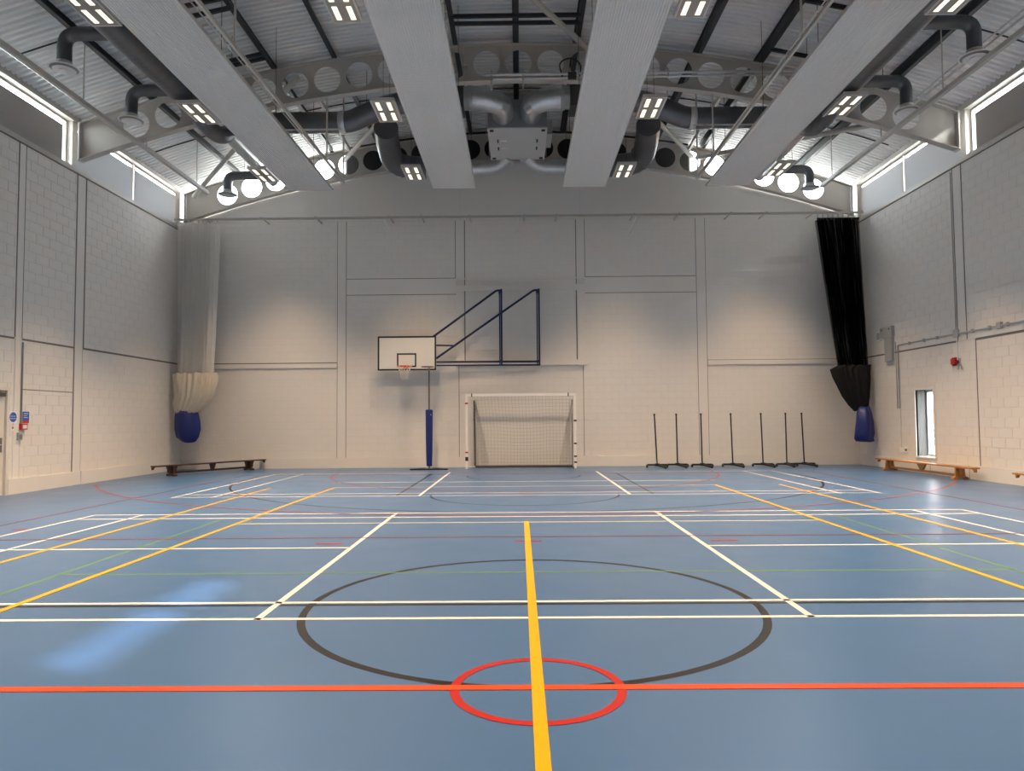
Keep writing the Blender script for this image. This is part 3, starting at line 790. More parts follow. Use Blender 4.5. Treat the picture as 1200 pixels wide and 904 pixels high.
vent_branch(-1, 'spiral supply duct from the ventilation unit to the left side')
vent_branch(1, 'spiral supply duct from the ventilation unit to the right side')
def low_branch(s, label):
    t = thing('rear_duct', (s*2, 21.2, 9.2), label, 'air duct', 'ducts of the ventilation unit')
    p0 = [(s*.25, 21.06, 9.45), (s*.45, 21.30, 9.30), (s*.75, 21.42, 9.25), (s*1.0, 21.45, 9.25)]
    part('tapered_elbow', B().tube(fillet(p0, .2, 5), .22, 18), GALV, t, angle=25)
    pts, rs = ribbed([(s*.85, 21.45, 9.25), (s*2.9, 21.45, 9.25)], .23, .12, .02); part('duct_run', B().tube(pts, rs, 18), GALV, t, angle=60)
    pf = fillet([(s*2.8, 21.45, 9.25), (s*3.80, 21.35, 9.3), (s*3.80, 20.3, 9.68), (s*3.70, 19.6, 9.75)], .6, 7)
    part('flexible_hose', B().tube(*ribbed(pf, .33, .14, .045), 20), FLEX, t, angle=60)
low_branch(-1, 'dark flexible hose and metal duct behind the ventilation unit, left side')
low_branch(1, 'dark flexible hose and metal duct behind the ventilation unit, right side')

# rails, pipes and conduits under the roof
def rail(pts, label, hang, name='net_rail', sec=.05, group='ceiling net rails'):
    t = thing(name, pts[0], label, 'rail', group)
    bb = B()
    for i in range(len(pts)-1):
        p, q = Vector(pts[i]), Vector(pts[i+1]); bb.bar(p, q, sec, .012); bb.bar(p+Vector((0,0,.06)), q+Vector((0,0,.06)), sec, .012); bb.bar(p+Vector((0,0,.03)), q+Vector((0,0,.03)), .01, .06)
    part('track', bb, STEEL, t)
    part('cord', B().tube([(pts[0][0]-.12, pts[0][1], pts[0][2]+.01), (pts[-1][0]-.06, pts[-1][1], pts[-1][2]+.01)], .012, 6), STEEL, t)
    for (x, y, z0, z1) in hang: part('hanger', B().tube([(x, y, z0), (x, y, z1)], .022, 8), STEEL, t)
    return t
def lerp_rail(a, c, y):
    k = (y-a[1])/(c[1]-a[1]); return a[0]+(c[0]-a[0])*k, a[2]+(c[2]-a[2])*k
for s, a, c, l in ((-1, (-4.85, 6.5, 7.78), (-4.6, 18.5, 7.78), 'slim net rail hung left of the middle, between the two left panels'),
                   (1, (4.80, 6.5, 7.78), (4.74, 18.5, 7.78), 'slim net rail hung right of the middle, between the two right panels')):
    hs = []
    for y in (YB1, 11.6, 18.4):
        x, z = lerp_rail(a, c, y); hs.append((x, y, z+.05, arch(x, BOT0)-.015 if y == YB1 else arch(x, DECK0)-.21))
    rail([a, c], l, hs)
for s, x, l in ((-1, -9.05, 'square steel rail under the left roof slope'), (1, 8.80, 'square steel rail under the right roof slope')):
    t = thing('roof_rail', (x, 6, 8.2), l, 'rail', 'side roof rails')
    part('tube', B().box((x-.045, 6, 8.13), (x+.045, 20.3, 8.22)), STEEL, t)
    for y in (YB1, 11.8, 14.4, 19.6): part('hanger', B().tube([(x, y, 8.22), (x, y, arch(x, BOT0)-.01 if y == YB1 else arch(x, DECK0)-.01)], .014, 6), STEEL, t)
for i, (x, z, l) in enumerate(((9.12, 8.78, 'inner one of the conduits along the right roof slope'), (9.30, 8.80, 'outer one of the conduits along the right roof slope'))):
    solo('conduit', B().tube([(x, 6, z), (x, 16.75, z)], .02 + .006*i, 8), GALV, 'grey metal ' + l, 'conduit', 'conduits under the right roof slope')
t = thing('cross_conduit', (3.5, 16.45, 9.65), 'pair of shiny conduits crossing in front of the arched beam', 'conduit')
part('pipe', B().tube([(-.72, 16.5, 9.71), (7.9, 16.5, 9.71)], .033, 10), GALV, t); part('pipe', B().tube([(-.55, 16.5, 9.61), (7.9, 16.5, 9.63)], .025, 10), GALV, t)
for x in (-.6, .15, 3.6, 6.3): part('clip', B().box((x-.02, 16.47, 9.35 if x < .5 else 9.6), (x+.02, 16.54, 9.80)).box((x-.02, 16.5, 9.78), (x+.02, YB1-.01, 9.80)), STEEL, t)
part('cable_loop', B().tube(fillet([(1.1, 16.5, 9.6), (1.0, 16.52, 10.0), (1.3, 16.5, 10.12), (1.55, 16.5, 9.95), (1.5, 16.5, 9.62)], .15, 5), .018, 6).box((1.22, 16.43, 9.58), (1.42, 16.54, 9.72)), BLACK, t)
solo('conduit', B().tube(fillet([(-9.6, 6, 8.52), (-9.6, 15.9, 8.52), (-9.62, 16.7, 8.50)], .2), .03, 8), GALV, 'grey metal conduit along the left roof slope above the rail', 'conduit')

# curtain track along the end wall
YT, ZT = 21.68, 7.76
t = thing('curtain_track', (0, YT, ZT), 'grey net track running along the end wall below the gable', 'track')
part('track', B().box((XL+.05, YT-.03, ZT), (XR-.05, YT+.03, ZT+.015)).box((XL+.05, YT-.005, ZT+.015), (XR-.05, YT+.005, ZT+.05)).box((XL+.05, YT-.03, ZT+.05), (XR-.05, YT+.03, ZT+.065)), STEEL, t)
for x in (-9.8,-8.0,-6.3,-4.0,-3.0,-1.5,0.2,1.2,3.6,5.0,6.6,7.7,9.2): part('bracket', B().box((x-.02, YT-.02, ZT+.065), (x+.02, YB-.004, ZT+.095)), STEEL, t)
for x in (-4.2, .03, 3.7): part('stay', B().bar((x, YT+.04, ZT+.06), (x+(.18 if x < 0 else -.12), YB-.01, ZT-.32), .02, .02), WHITEP, t)

# ------------------------------------------------------------------ gathered nets in the corners
def net_curtain(name, label, xa, xb, za, ya, yb, xa2, xb2, zb, netm, canvas, skirt, bag, s):
    t = thing(name, ((xa+xb)/2, ya, zb), label, 'net', 'gathered divider nets')
    for k in range(2):      # two overlapping folds of netting
        n = 150; bb = B(); rows = []; uv = []
        for i in range(14):
            f = i/13; z = za+(zb-za)*f; row = []
            l, r = xa+(xa2-xa)*f, xb+(xb2-xb)*f; u = 0; prev = None
            for j in range(n+1):
                g = j/n; wob = .05*math.sin(g*19+k*2.1+f*1.3) + .03*math.sin(g*7+f*2.2+k)
                x = l+(r-l)*(g + .012*math.sin(g*31+k*1.7)); y = ya+(yb-ya)*f + .10*k + (.065+.03*math.sin(g*11+k))*math.sin(g*2*PI*(15+2*k)+k+wob*8*f) + wob*.5
                row.append((x, y, z))
            rows.append(row)
        bb.grid(rows)
        o = part('netting', bb, netm, t, kind='stuff', angle=80)
        me = o.data; ul = me.uv_layers.new(name='UVMap'); N1 = n+1
        ln = [[0] for _ in rows]
        for i, row in enumerate(rows):
            for j in range(1, N1): ln[i].append(ln[i][-1] + math.hypot(row[j][0]-row[j-1][0], row[j][1]-row[j-1][1]))
        for lp in me.loops:
            i, j = divmod(lp.vertex_index, N1); ul.data[lp.index].uv = (ln[i][j]*1.6, rows[i][j][2])
    # hem tape and gliders
    hb = B(); hb.box((min(xa,xb), ya-.02, za-.01), (max(xa,xb), ya+.02, za+.03)); part('heading_tape', hb, netm if canvas is CREAM else canvas, t) if canvas is not CREAM else part('heading_tape', hb, CORD, t)
    for k in range(9):
        x = xa+(xb-xa)*(.02+.96*k/8); part('glider', B().box((x-.012, ya-.012, za+.02), (x+.012, ya+.03, ZT)), STEEL, t)
    # canvas skirt
    def loft(levels, n, amp, kk, ph=0):
        rows = []
        for i, (z, l, r, yc, d) in enumerate(levels):
            row = []
            for j in range(n):
                a = 2*PI*j/n; m = 1 + amp(i)*math.sin(kk*a + ph + i*.35) + .5*amp(i)*math.sin((kk*.5+1)*a+i)
                row.append(((l+r)/2 + (r-l)/2*math.cos(a)*m, yc + d*math.sin(a)*m, z + .02*math.sin(kk*a*.5+ph)))
            rows.append(row)
        return rows
    bb = B(); rows = loft(skirt, 110, lambda i: .13 if i < len(skirt)-2 else .07, 21); bb.grid(rows, closed=True); bb.f.append(tuple(range((len(rows)-1)*110, len(rows)*110)))
    part('canvas_skirt', bb, canvas, t, angle=70)
    bb = B(); rows = loft(bag, 60, lambda i: .11, 4, 1.1); bb.grid(rows, closed=True); bb.f.append(tuple(range(59, -1, -1))); bb.f.append(tuple(range((len(rows)-1)*60, len(rows)*60)))
    part('tie_bag', bb, BLUEF, t, 'blue bag holding the bottom of the net', angle=70)
    return t
net_curtain('divider_net', 'white divider net gathered in the left corner with cream canvas skirt', -10.58, -9.32, 7.66, 21.66, 21.66, -10.56, -9.46, 2.92, NETW, CREAM,
    [(3.00,-10.58,-9.42,21.70,.20),(2.88,-10.57,-9.38,21.70,.24),(2.6,-10.57,-9.40,21.70,.25),(2.3,-10.56,-9.48,21.70,.24),(2.05,-10.60,-9.62,21.70,.21),(1.88,-10.60,-9.80,21.70,.17),(1.70,-10.58,-10.04,21.70,.12)],
    [(1.88,-10.56,-10.02,21.70,.13),(1.74,-10.57,-9.92,21.68,.18),(1.5,-10.58,-9.86,21.68,.21),(1.25,-10.57,-9.82,21.68,.22),(1.02,-10.52,-9.86,21.70,.19),(.88,-10.36,-9.94,21.70,.13)], -1)
net_curtain('divider_net', 'black divider net gathered in the right corner with black canvas skirt', 9.22, 10.52, 7.60, 21.66, 21.50, 9.72, 10.60, 2.95, NETB, BCANV,
    [(3.05,9.72,10.58,21.50,.20),(2.95,9.50,10.53,21.50,.23),(2.7,9.57,10.54,21.50,.24),(2.4,9.68,10.54,21.50,.23),(2.1,9.82,10.54,21.50,.20),(1.85,9.97,10.53,21.50,.16),(1.68,10.12,10.53,21.50,.12)],
    [(1.80,10.22,10.51,21.40,.12),(1.6,10.12,10.53,21.35,.19),(1.3,10.07,10.54,21.30,.22),(1.0,10.03,10.54,21.28,.23),(.84,10.03,10.52,21.30,.21),(.76,10.08,10.57,21.32,.15)], 1)

# ------------------------------------------------------------------ basketball board on its swing frame
t = thing('basketball_goal', (-3.5, 22.0, 3.0), 'white basketball backboard on a dark blue swing-out frame on the end wall', 'basketball hoop')
YBD = 21.95; BX0, BX1, BZ0, BZ1 = -4.40, -2.576, 3.046, 4.118
part('backboard', B().box((BX0, YBD, BZ0), (BX1, YBD+.035, BZ1)), BOARDW, t)
def outline(x0, x1, z0, z1, w_):
    mk = B()
    for a, c in (((x0,z0),(x1,z0+w_)),((x0,z1-w_),(x1,z1)),((x0,z0+w_),(x0+w_,z1-w_)),((x1-w_,z0+w_),(x1,z1-w_))): mk.box((a[0],YBD-.004,a[1]),(c[0],YBD,c[1]))
    return mk
part('board_border', outline(BX0, BX1, BZ0, BZ1, .05), BLACK, t, 'black border')
part('target_square', outline(-3.80, -3.195, 3.149, 3.582, .047), BLACK, t, 'black square mark')
rc = (-3.505, YBD-.375, 3.15)
part('rim', B().torus(rc, .225, .012, 36, 8).box((rc[0]-.07, YBD-.16, 3.10), (rc[0]+.07, YBD-.004, 3.165)), ORANGE, t, 'orange ring and bracket')
nb = B(); NN = 12
for k in range(NN):
    for d in (1, -1):
        p = []
        for i in range(6):
            f = i/5; r = .222*(1-f) + .12*f - .03*math.sin(f*PI); a = 2*PI*(k + d*f*2.0)/NN
            p.append((rc[0]+r*math.cos(a), rc[1]+r*math.sin(a), rc[2]-.40*f))
        nb.tube(p, .005, 4)
part('hoop_net', nb, CORD, t)
YF = 22.12
def tb(*pts, r=.03): return B().tube(pts, r, 12)
for x in (-.54, .642):
    part('upright', tb((x, YF, 3.18), (x, YF, 5.60)), NAVY, t); part('hinge_upright', tb((x-.06, YF+.15, 3.22), (x-.06, YF+.15, 5.54), r=.020), NAVY, t)
part('diagonal_arm', B().tube(fillet([(-.54, YF, 5.557), (-.69, YF, 5.557), (-2.69, YBD+.06, 4.09)], .06, 4), .034, 12), NAVY, t)
part('diagonal_arm', B().tube(fillet([(.642, YF, 5.557), (.48, YF, 5.557), (-2.59, YBD+.10, 3.42)], .06, 4), .034, 12), NAVY, t)
part('bottom_tube', tb((.642, YF, 3.304), (-2.62, YBD+.08, 3.31), r=.034), NAVY, t)
part('bottom_tube', tb((.642, YF+.05, 3.202), (-2.62, YBD+.08, 3.20), r=.026), NAVY, t)
part('board_stay', tb((-2.04, YBD+.13, 3.82), (-2.62, YBD+.06, 3.83), r=.026), NAVY, t)
for z in (3.2, 3.66, 4.02): part('board_rail', B().box((-4.2, YBD+.035, z-.02), (-2.59, YBD+.09, z+.02)), NAVY, t)
for x in (-.54, .642):
    for z in (3.32, 5.50): part('wall_bracket', B().box((x-.09, YF, z-.03), (x-.03, YB-.09, z+.03)), NAVY, t)
# timber mounting frame on the wall, painted like the wall
t = thing('mounting_frame', (.07, YB, 3.2), 'wall-coloured board frame fixed to the end wall behind the basketball frame', 'wall frame')
for nm, x0, x1, z0, z1, th in (('top_rail', -2.0, 2.16, 5.60, 5.78, .085), ('bottom_rail', -2.0, 2.16, 3.21, 3.38, .085)):
    part(nm, B().box((x0, YB-th, z0), (x1, YB-.005, z1)), PLASTER, t)
for x0, x1 in ((-1.97, -1.75), (1.87, 2.12)): part('stile', B().box((x0, YB-.05, 3.38), (x1, YB-.005, 5.60)), PLASTER, t)

# ------------------------------------------------------------------ netball post
t = thing('netball_post', (-2.735, 21.45, 0), 'netball post with a blue padded sleeve and bare ring left of the goal', 'netball post')
part('base', B().prism([(-3.30, 21.32, .01), (-2.16, 21.32, .01), (-2.60, 21.68, .01), (-2.94, 21.68, .01)], (0,0,.012)).box((-3.30,21.30,.0),(-2.16,21.36,.035)).bar((-3.28,21.34,.02),(-2.9,21.68,.02),.05,.035).bar((-2.18,21.34,.02),(-2.64,21.68,.02),.05,.035), BLACK, t)
part('pole', B().tube([(-2.735,21.45,.03),(-2.735,21.45,3.09)], .024, 12), mat('dull_steel', (.20,.19,.17), .4, .7), t)
part('padding', B().lathe([(.05,.0),(.085,.02),(.095,.30),(.105,.9),(.11,1.5),(.115,1.68),(.10,1.71),(.04,1.72)], (-2.735,21.45,.10), 18), BLUEF, t, 'navy blue padded sleeve')
part('badge', B().lathe([(.045,0),(.045,.006)], (-2.71,21.355,1.66), 16, 'y'), SIGNW, t)
part('ring', B().torus((-2.735, 21.12, 3.09), .19, .013, 30, 8).tube([(-2.735,21.45,3.09),(-2.735,21.31,3.09)], .012, 8), mat('worn_ring_steel', (.16,.13,.11), .4, .5), t)

# ------------------------------------------------------------------ five-a-side goal
t = thing('football_goal', (.03, 21.75, 0), 'white-framed five-a-side football goal with netting against the end wall', 'goal')
GX0, GX1, GY, GZ = -1.62, 1.70, 21.75, 2.215
for x, nm in ((GX0, 'post'), (GX1, 'post')): part(nm, B().box((x-.035, GY-.04, .0), (x+.035, GY+.04, GZ)), WHITEP, t)
part('crossbar', B().box((GX0-.035, GY-.04, GZ), (GX1+.035, GY+.04, GZ+.075)), WHITEP, t)
part('side_tube', B().tube([(GX0+.22, 22.28, .03), (GX0+.20, 22.28, 2.10)], .032, 10), mat('dark_tube', (.10,.085,.075), .5), t, 'dark rear upright')
part('side_tube', B().tube([(GX1-.05, 22.28, .03), (GX1-.05, 22.28, 2.10)], .016, 10), MATS['dark_tube'], t)
part('ground_bar', B().tube([(GX0+.22, 22.27, .035), (GX1-.03, 22.27, .035)], .035, 10), MATS['dark_tube'], t, 'dark ground bar')
for x in (GX0, GX1): part('side_runner', B().tube([(x, GY, .02), (x+(.22 if x < 0 else -.03), 22.27, .03)], .02, 8), WHITEP, t)
gn = B(); cell = .11
def P(u, v):   # net surface: u along width 0..1, v from crossbar down to the ground bar
    y = GY + .04 + (22.25-GY-.04)*min(1, .35+.65*v) + .04*math.sin(u*9+v*3); return (GX0+.22*min(1,.5+v)+(GX1-.04-GX0-.22*min(1,.5+v))*u, y, GZ-.01-(GZ-.06)*v + .03*math.sin(u*PI*3)*math.sin(v*PI))
nu, nv = 30, 20
for i in range(nu+1): gn.tube([P(i/nu, j/10) for j in range(11)], .003, 3, False)
for j in range(nv+1): gn.tube([P(i/15, j/nv) for i in range(16)], .003, 3, False)
for x, sx, yb in ((GX0+.24, .42, 22.2), (GX1-.05, -.42, 22.2)):    # slack side curtains
    for k in range(11):
        f = k/10; gn.tube([(x, GY+.05+.35*f, GZ-.12), (x+sx*(.35+.65*f)*.5, GY+.2+.3*f, 1.2), (x+sx*(.45+.55*f), GY+.25+.25*f, .06)], .003, 3, False)
    for k in range(1, 18):
        g = k/18; gn.tube([(x+sx*g*.45, GY+.05+.2*g, GZ-.12-(GZ-.2)*g), (x+sx*g, GY+.42+.08*g, GZ-.12-(GZ-.2)*g)], .003, 3, False)
part('net', gn, DCORD, t, kind='stuff')
for x, z, m in ((GX0, 2.0, REDP), (GX0, .50, REDP), (GX0, .30, BLACK), (GX1, 1.45, BLACK), (GX1, .75, BLACK), (GX1, .36, BLACK), (GX1, .18, BLACK)):
    h = .06 if z == .30 else .022; part('net_clip', B().box((x-.045, GY-.055, z-h), (x+.045, GY-.01, z+h)), m, t)
for x in (GX0+.16, GX1-.20): part('net_clip', B().box((x-.015, GY-.05, GZ-.02), (x+.015, GY+.02, GZ+.085)), BLACK, t)

# ------------------------------------------------------------------ seven portable court posts
PO = [(4.19,4.13),(4.83,4.82),(5.56,5.55),(6.49,6.46),(7.41,7.38),(8.13,8.13),(8.70,8.66)]
names = ('nearest to the goal', 'second from the goal', 'third from the goal', 'fourth from the goal, the middle one', 'third from the black net', 'second from the black net', 'nearest to the black net')
for i, (x0, x1) in enumerate(PO):
    y = 21.74 + (.10 if i in (1, 6) else 0)
    t = thing('court_post', (x0, y, 0), 'black freestanding badminton post %s' % names[i], 'badminton post', 'badminton posts along the end wall')
    sx = 1 if i != 5 else 0
    part('pole', B().tube([(x0, y, .06), (x1, y+.02, 1.60)], .021, 10).lathe([(.026,0),(.03,.02),(.026,.045)], (x1, y+.02, 1.59), 10), BLACK, t)
    part('base_bar', B().box((x0-.30, y-.03, .05), (x0+.30, y+.03, .105)), BLACK, t)
    part('front_leg', B().bar((x0, y, .075), (x0+.13*sx, y-.55, .045), .055, .05), BLACK, t)
    for fx, fy in ((x0-.31, y), (x0+.31, y), (x0+.14*sx, y-.57)):
        part('foot', B().lathe([(.0,-.028),(.04,-.025),(.045,0),(.04,.025),(.0,.028)], (fx, fy, .045), 12, 'x'), BLACK, t)
    part('counterweight', B().box((x0-.06, y-.07, .045), (x0+.06, y+.05, .12)), BLACK, t)

# ------------------------------------------------------------------ gym benches
def bench(loc, rz, L, m, label, centre_vee):
    """balance bench, built along local +y from the origin at its middle"""
    t = thing('gym_bench', (0, 0, 0), label, 'bench', 'gym benches')
    H = .31
    pl = B(); e = .012
    out = [(-.115, -L/2), (.115, -L/2), (.115, L/2), (-.115, L/2)]
    pl.prism([(x, y, H-.035) for x, y in out], (0,0,.035)); part('seat_plank', pl, m, t)
    for s in (-1, 1):
        y = s*(L/2-.55)
        part('leg', B().prism([(-.13, y-.02, .05), (.13, y-.02, .05), (.10, y-.02, H-.035), (-.10, y-.02, H-.035)], (0,.04,0)).box((-.02, y-.13, .10), (.02, y+.13, H-.035)).prism([(-.03,y-.16,H-.036),(-.03,y+.16,H-.036),(-.03,y+.09,.08),(-.03,y-.09,.08)], (.06,0,0)), m, t)
        part('foot', B().prism([(-.19, y-.05, 0), (-.12, y-.05, 0), (-.09, y-.05, .02), (.09, y-.05, .02), (.12, y-.05, 0), (.19, y-.05, 0), (.19, y-.05, .035), (.13, y-.05, .07), (-.13, y-.05, .07), (-.19, y-.05, .035)], (0,.10,0)), m, t)
        part('hook', B().prism([(-.03, s*(L/2-.06), H-.035), (-.03, s*(L/2+.03), H-.035), (-.03, s*(L/2+.03), H-.11), (-.03, s*(L/2-.0), H-.11), (-.03, s*(L/2-.02), H-.07)], (.06,0,0)), m, t)
    if centre_vee: part('centre_support', B().prism([(-.025, -.20, H-.036), (-.025, .20, H-.036), (-.025, .05, .115), (-.025, -.05, .115)], (.05,0,0)), m, t)
    else: part('centre_support', B().prism([(-.025, -.10, H-.036), (-.025, .10, H-.036), (-.025, .05, .115), (-.025, -.05, .115)], (.05,0,0)), m, t)
    part('balance_rail', B().box((-.03, -L/2+.5, .065), (.03, L/2-.5, .12)), m, t)
    t.location = loc; t.rotation_euler = (0, 0, rz)
    return t
bench((-9.02, 20.78, 0), -math.atan2(1.45, 2.39), 3.65, WOODD, 'dark brown wooden gym bench in the left corner under the white net', False)
bench((10.36, 18.45, 0), math.radians(1.2), 4.15, WOODL, 'honey-coloured wooden gym bench under the tall window on the right', True)
bench((10.36, 13.0, 0), math.radians(0.6), 3.8, WOODL, 'honey-coloured wooden gym bench at the right edge, mostly cut off', True)

# ------------------------------------------------------------------ fittings on the left wall
def text_mesh(txt, size, parent, loc, rot, m, name='lettering'):
    cu = bpy.data.curves.new('lettering', 'FONT'); cu.body = txt; cu.size = size; cu.align_x = 'CENTER'; cu.align_y = 'CENTER'; cu.extrude = .0005
    tmp = bpy.data.objects.new('lettering_curve', cu); COL.objects.link(tmp)
    dg = bpy.context.evaluated_depsgraph_get(); me = bpy.data.meshes.new_from_object(tmp.evaluated_get(dg))
    bpy.data.objects.remove(tmp); bpy.data.curves.remove(cu)
    me.materials.clear(); me.materials.append(m)
    o = bpy.data.objects.new(name, me); COL.objects.link(o); o.parent = parent
    o.location = Vector(loc)-Vector(ORG[parent.name]); o.rotation_euler = rot
    return o
ROTL = (PI/2, 0, PI/2)     # faces +x
t = thing('door_sign', (XL+.006, 14.93, 1.52), 'white square sign with a blue disc beside the door on the left wall', 'sign')
part('plate', B().box((XL+.0045, 14.80, 1.50), (XL+.011, 15.05, 1.76)), SIGNW, t)
part('disc', B().lathe([(.105,0),(.105,.003)], (XL+.011, 14.925, 1.63), 28, 'x'), SIGNB, t, 'blue disc')
text_mesh('Fire door', .042, t, (XL+.0148, 14.925, 1.652), ROTL, SIGNW); text_mesh('keep shut', .042, t, (XL+.0148, 14.925, 1.605), ROTL, SIGNW)
t = thing('fire_notice', (XL+.006, 15.30, 1.50), 'blue and red fire notice above the red call point on the left wall', 'sign')
part('plate', B().box((XL+.003, 15.22, 1.50), (XL+.008, 15.42, 1.75)), SIGNB, t)
part('lower_band', B().box((XL+.008, 15.222, 1.502), (XL+.0095, 15.418, 1.56)), REDP, t, 'red band')
part('text_lines', B().box((XL+.008, 15.25, 1.70), (XL+.0095, 15.39, 1.715)).box((XL+.008, 15.25, 1.655), (XL+.0095, 15.36, 1.667)).box((XL+.008, 15.25, 1.615), (XL+.0095, 15.38, 1.627)), SIGNW, t)
mat('dark_grey_conduit', (.26,.25,.24), .5)
t = thing('call_point', (XL+.006, 15.20, 1.38), 'red fire alarm call point at the end of the conduit on the left wall', 'alarm')
part('box', B().box((XL+.003, 15.12, 1.36), (XL+.065, 15.30, 1.49)), REDP, t); part('glass', B().box((XL+.065, 15.15, 1.385), (XL+.070, 15.27, 1.465)), SIGNW, t)
part('conduit_drop', B().tube([(XL+.02, 15.16, 3.25), (XL+.02, 15.16, 1.49)], .016, 8), MATS['dark_grey_conduit'], t)
t = thing('door_release', (XL+.006, 15.10, 1.15), 'small grey box below the red call point on the left wall', 'control box')
part('box', B().box((XL+.005, 15.05, 1.14), (XL+.05, 15.17, 1.30)), GREYBOX, t)
part('cover', B().box((XL+.05, 15.07, 1.16), (XL+.058, 15.15, 1.26)), mat('dark_grey_plastic', (.2,.2,.2), .5), t)
t = thing('arrow_sign', (XL+.006, 14.93, 1.36), 'tiny red symbol sign below the blue disc sign', 'sign')
part('plate', B().box((XL+.0045, 14.88, 1.35), (XL+.008, 14.97, 1.45)), SIGNW, t); part('symbol', B().lathe([(.025,0),(.025,.002)], (XL+.008, 14.925, 1.405), 16, 'x'), REDP, t)

# ------------------------------------------------------------------ fittings on the right wall
def wpipe(pts, r=.014): return B().tube(fillet(pts, .05, 4), r, 8)
xw = XR-.022
t = thing('wall_conduit', (XR-.02, 18, 3.5), 'grey conduit run along the right wall with drops beside the window', 'conduit')
part('run', wpipe([(xw, 13.2, 3.49), (xw, 20.0, 3.50), (xw, 20.0, 1.72)], .02), GREYBOX, t)
part('run', wpipe([(xw, 20.0, 1.76), (xw, 20.0, .62)], .013), WHITEP, t); part('run', wpipe([(xw, 20.12, 3.6), (xw, 20.12, 1.72)], .012), GREYBOX, t)
for y in (13.9, 14.9, 15.5, 16.1, 16.7, 18.1, 18.7, 19.4): part('saddle', B().box((XR-.05, y-.03, 3.455), (XR, y+.03, 3.535)), GREYBOX, t)
part('junction_box', B().box((XR-.06, 17.22, 3.42), (XR, 17.40, 3.60)), GREYBOX, t); part('junction_box', B().box((XR-.06, 15.68, 3.43), (XR, 15.82, 3.57)), GREYBOX, t)
part('riser', wpipe([(xw, 17.33, 3.6), (xw, 17.33, 7.5)], .012), GREYBOX, t); part('drop', wpipe([(xw, 17.31, 3.42), (xw, 17.31, 2.86)], .013), WHITEP, t)
t = thing('socket', (XR-.02, 19.55, .52), 'white double socket low on the right wall left of the window', 'socket')
part('plate', B().box((XR-.02, 19.66, .50), (XR, 19.86, .66)), WHITEP, t); part('plug', B().box((XR-.045, 19.72, .54), (XR-.02, 19.78, .60)), MATS['dark_grey_plastic'], t)
t = thing('socket', (XR-.02, 20.02, .52), 'small white outlet box at the foot of the conduit on the right wall', 'socket')
part('plate', B().box((XR-.03, 19.94, .50), (XR, 20.06, .64)), WHITEP, t)
t = thing('alarm_sounder', (XR-.03, 17.42, 2.8), 'small red alarm sounder high on the right wall', 'alarm')
part('body', B().box((XR-.07, 17.36, 2.76), (XR, 17.52, 2.90)), REDP, t); part('back_plate', B().box((XR-.02, 17.33, 2.73), (XR-.0, 17.55, 2.93)), mat('dark_red_plastic', (.25,.02,.02), .5), t)
part('speaker_cap', B().lathe([(.04,0),(.035,-.02)], (XR-.07, 17.44, 2.83), 14, 'x'), REDP, t)
t = thing('cable_clip', (XR-.02, 17.27, 2.6), 'white forked cable bracket beside the red sounder on the right wall', 'bracket')
part('bracket', B().bar((XR-.02, 17.25, 2.83), (XR-.02, 17.14, 2.62), .02, .04).bar((XR-.02, 17.25, 2.83), (XR-.02, 17.31, 2.62), .02, .04).box((XR-.03, 17.22, 2.75), (XR, 17.28, 2.9)), GREYBOX, t)
t = thing('control_cabinet', (XR-.08, 20.4, 3.2), 'grey tall control cabinet on the right wall beside the black net', 'control box')
part('upper_box', B().box((XR-.10, 20.18, 3.78), (XR-.003, 20.82, 4.08)), GREYBOX, t); part('lower_box', B().box((XR-.08, 20.22, 3.08), (XR-.003, 20.62, 3.78)), GREYBOX, t)
for y in (20.3, 20.7): part('hinge', B().box((XR-.106, y-.02, 3.98), (XR-.10, y+.02, 4.03)), BLACK, t)
t = thing('thermostat', (XR-.02, 20.98, 3.75), 'small white box between the grey cabinet and the black net', 'control box')
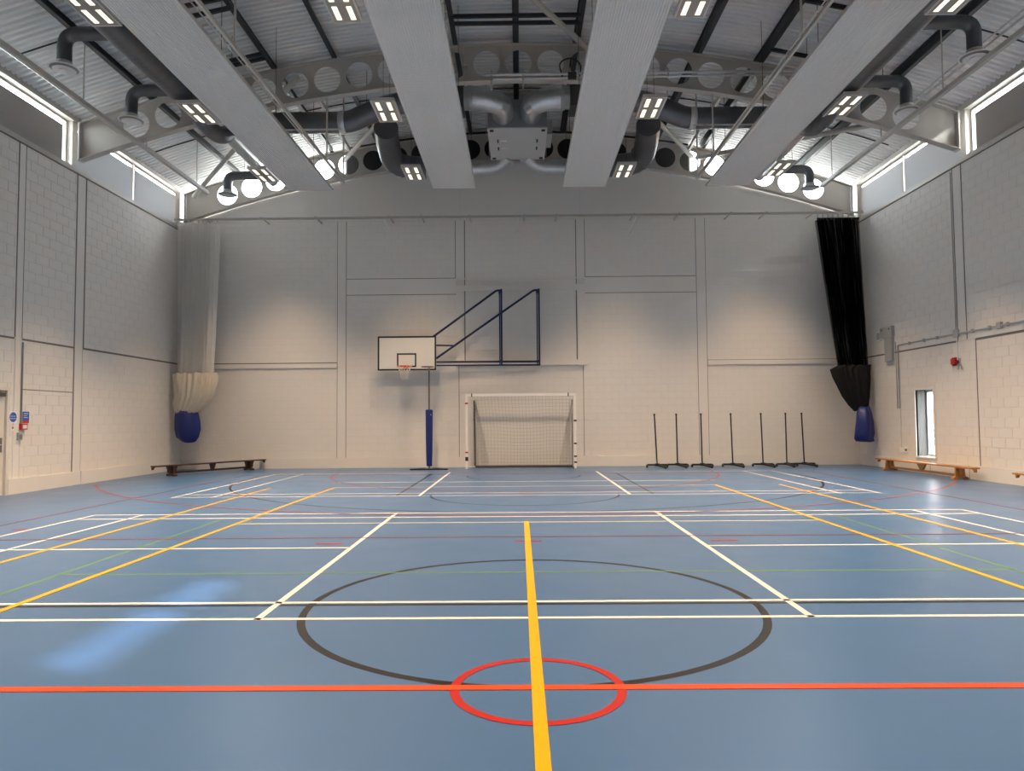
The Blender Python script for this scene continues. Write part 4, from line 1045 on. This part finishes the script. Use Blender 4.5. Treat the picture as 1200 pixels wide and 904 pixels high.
part('box', B().box((XR-.05, 20.90, 3.74), (XR, 21.12, 4.0)), WHITEP, t); part('rim', B().box((XR-.056, 20.93, 3.77), (XR-.05, 21.09, 3.97)), GREYBOX, t)

# ------------------------------------------------------------------ outside
b = B(); b.box((-60, -60, -.6), (90, 120, -.25)); solo('ground', b, PAVEO, kind='structure', origin=(0, 8, -.25))
t = thing('sun_blocker', (26, 16, -.25), 'tall block added outside the right wall to keep the sun off its high windows', 'building')
part('wall', B().box((21, -4.4, -.25), (33, 24.5, 15.0)), RENDERO, t); part('roof', B().box((20.95, -4.45, 15.0), (33.2, 24.6, 15.1)), GREYBOX, t)  # added block, sized to stop the sun reaching the right clerestory gaps
t = thing('brick_house', (36, 60, -.25), 'red brick house with white bands seen through the tall window', 'building')
part('wall', B().box((29, 56, -.25), (48, 66, 7.2)), BRICKO, t)
for z in (-.25, 2.1, 4.6): part('band', B().box((28.94, 55.94, z), (48, 56, z+1.0)), RENDERO, t)
for x in (30, 33.5, 37, 40.5):
    for z in (.9, 3.2): wn = part('window', B().box((x, 55.92, z), (x+1.6, 55.96, z+1.15)), WHITEP, t); part('pane', B().box((x+.08, 55.91, z+.08), (x+1.52, 55.92, z+1.07)), GLASS, wn)
part('roof', B().prism([(28.6, 55.6, 7.2), (28.6, 66.4, 7.2), (28.6, 61, 10)], (20, 0, 0)), BRICKO, t)
t = thing('hedge', (17.5, 32, -.25), 'pale leafy hedge outside the tall window', 'hedge')
hb = B()
for i in range(1800):
    p = Vector((random.uniform(16.9, 18.3), random.uniform(26, 37), random.uniform(-.2, 1.1))); a = random.uniform(0, PI); c = random.uniform(-1, 1)
    u = Vector((math.cos(a), math.sin(a), c)).normalized()*.08; v = u.cross(Vector((random.random()-.5, random.random()-.5, random.random()-.5))).normalized()*.06
    hb.poly([p-u, p+v, p+u, p-v])
part('leaves', hb, LEAFO, t, kind='stuff')
for y in range(26, 37): part('stem', B().tube([(17.6, y+.5, -.25), (17.6+random.uniform(-.2,.2), y+.5, .9)], .02, 6), WOODD, t)
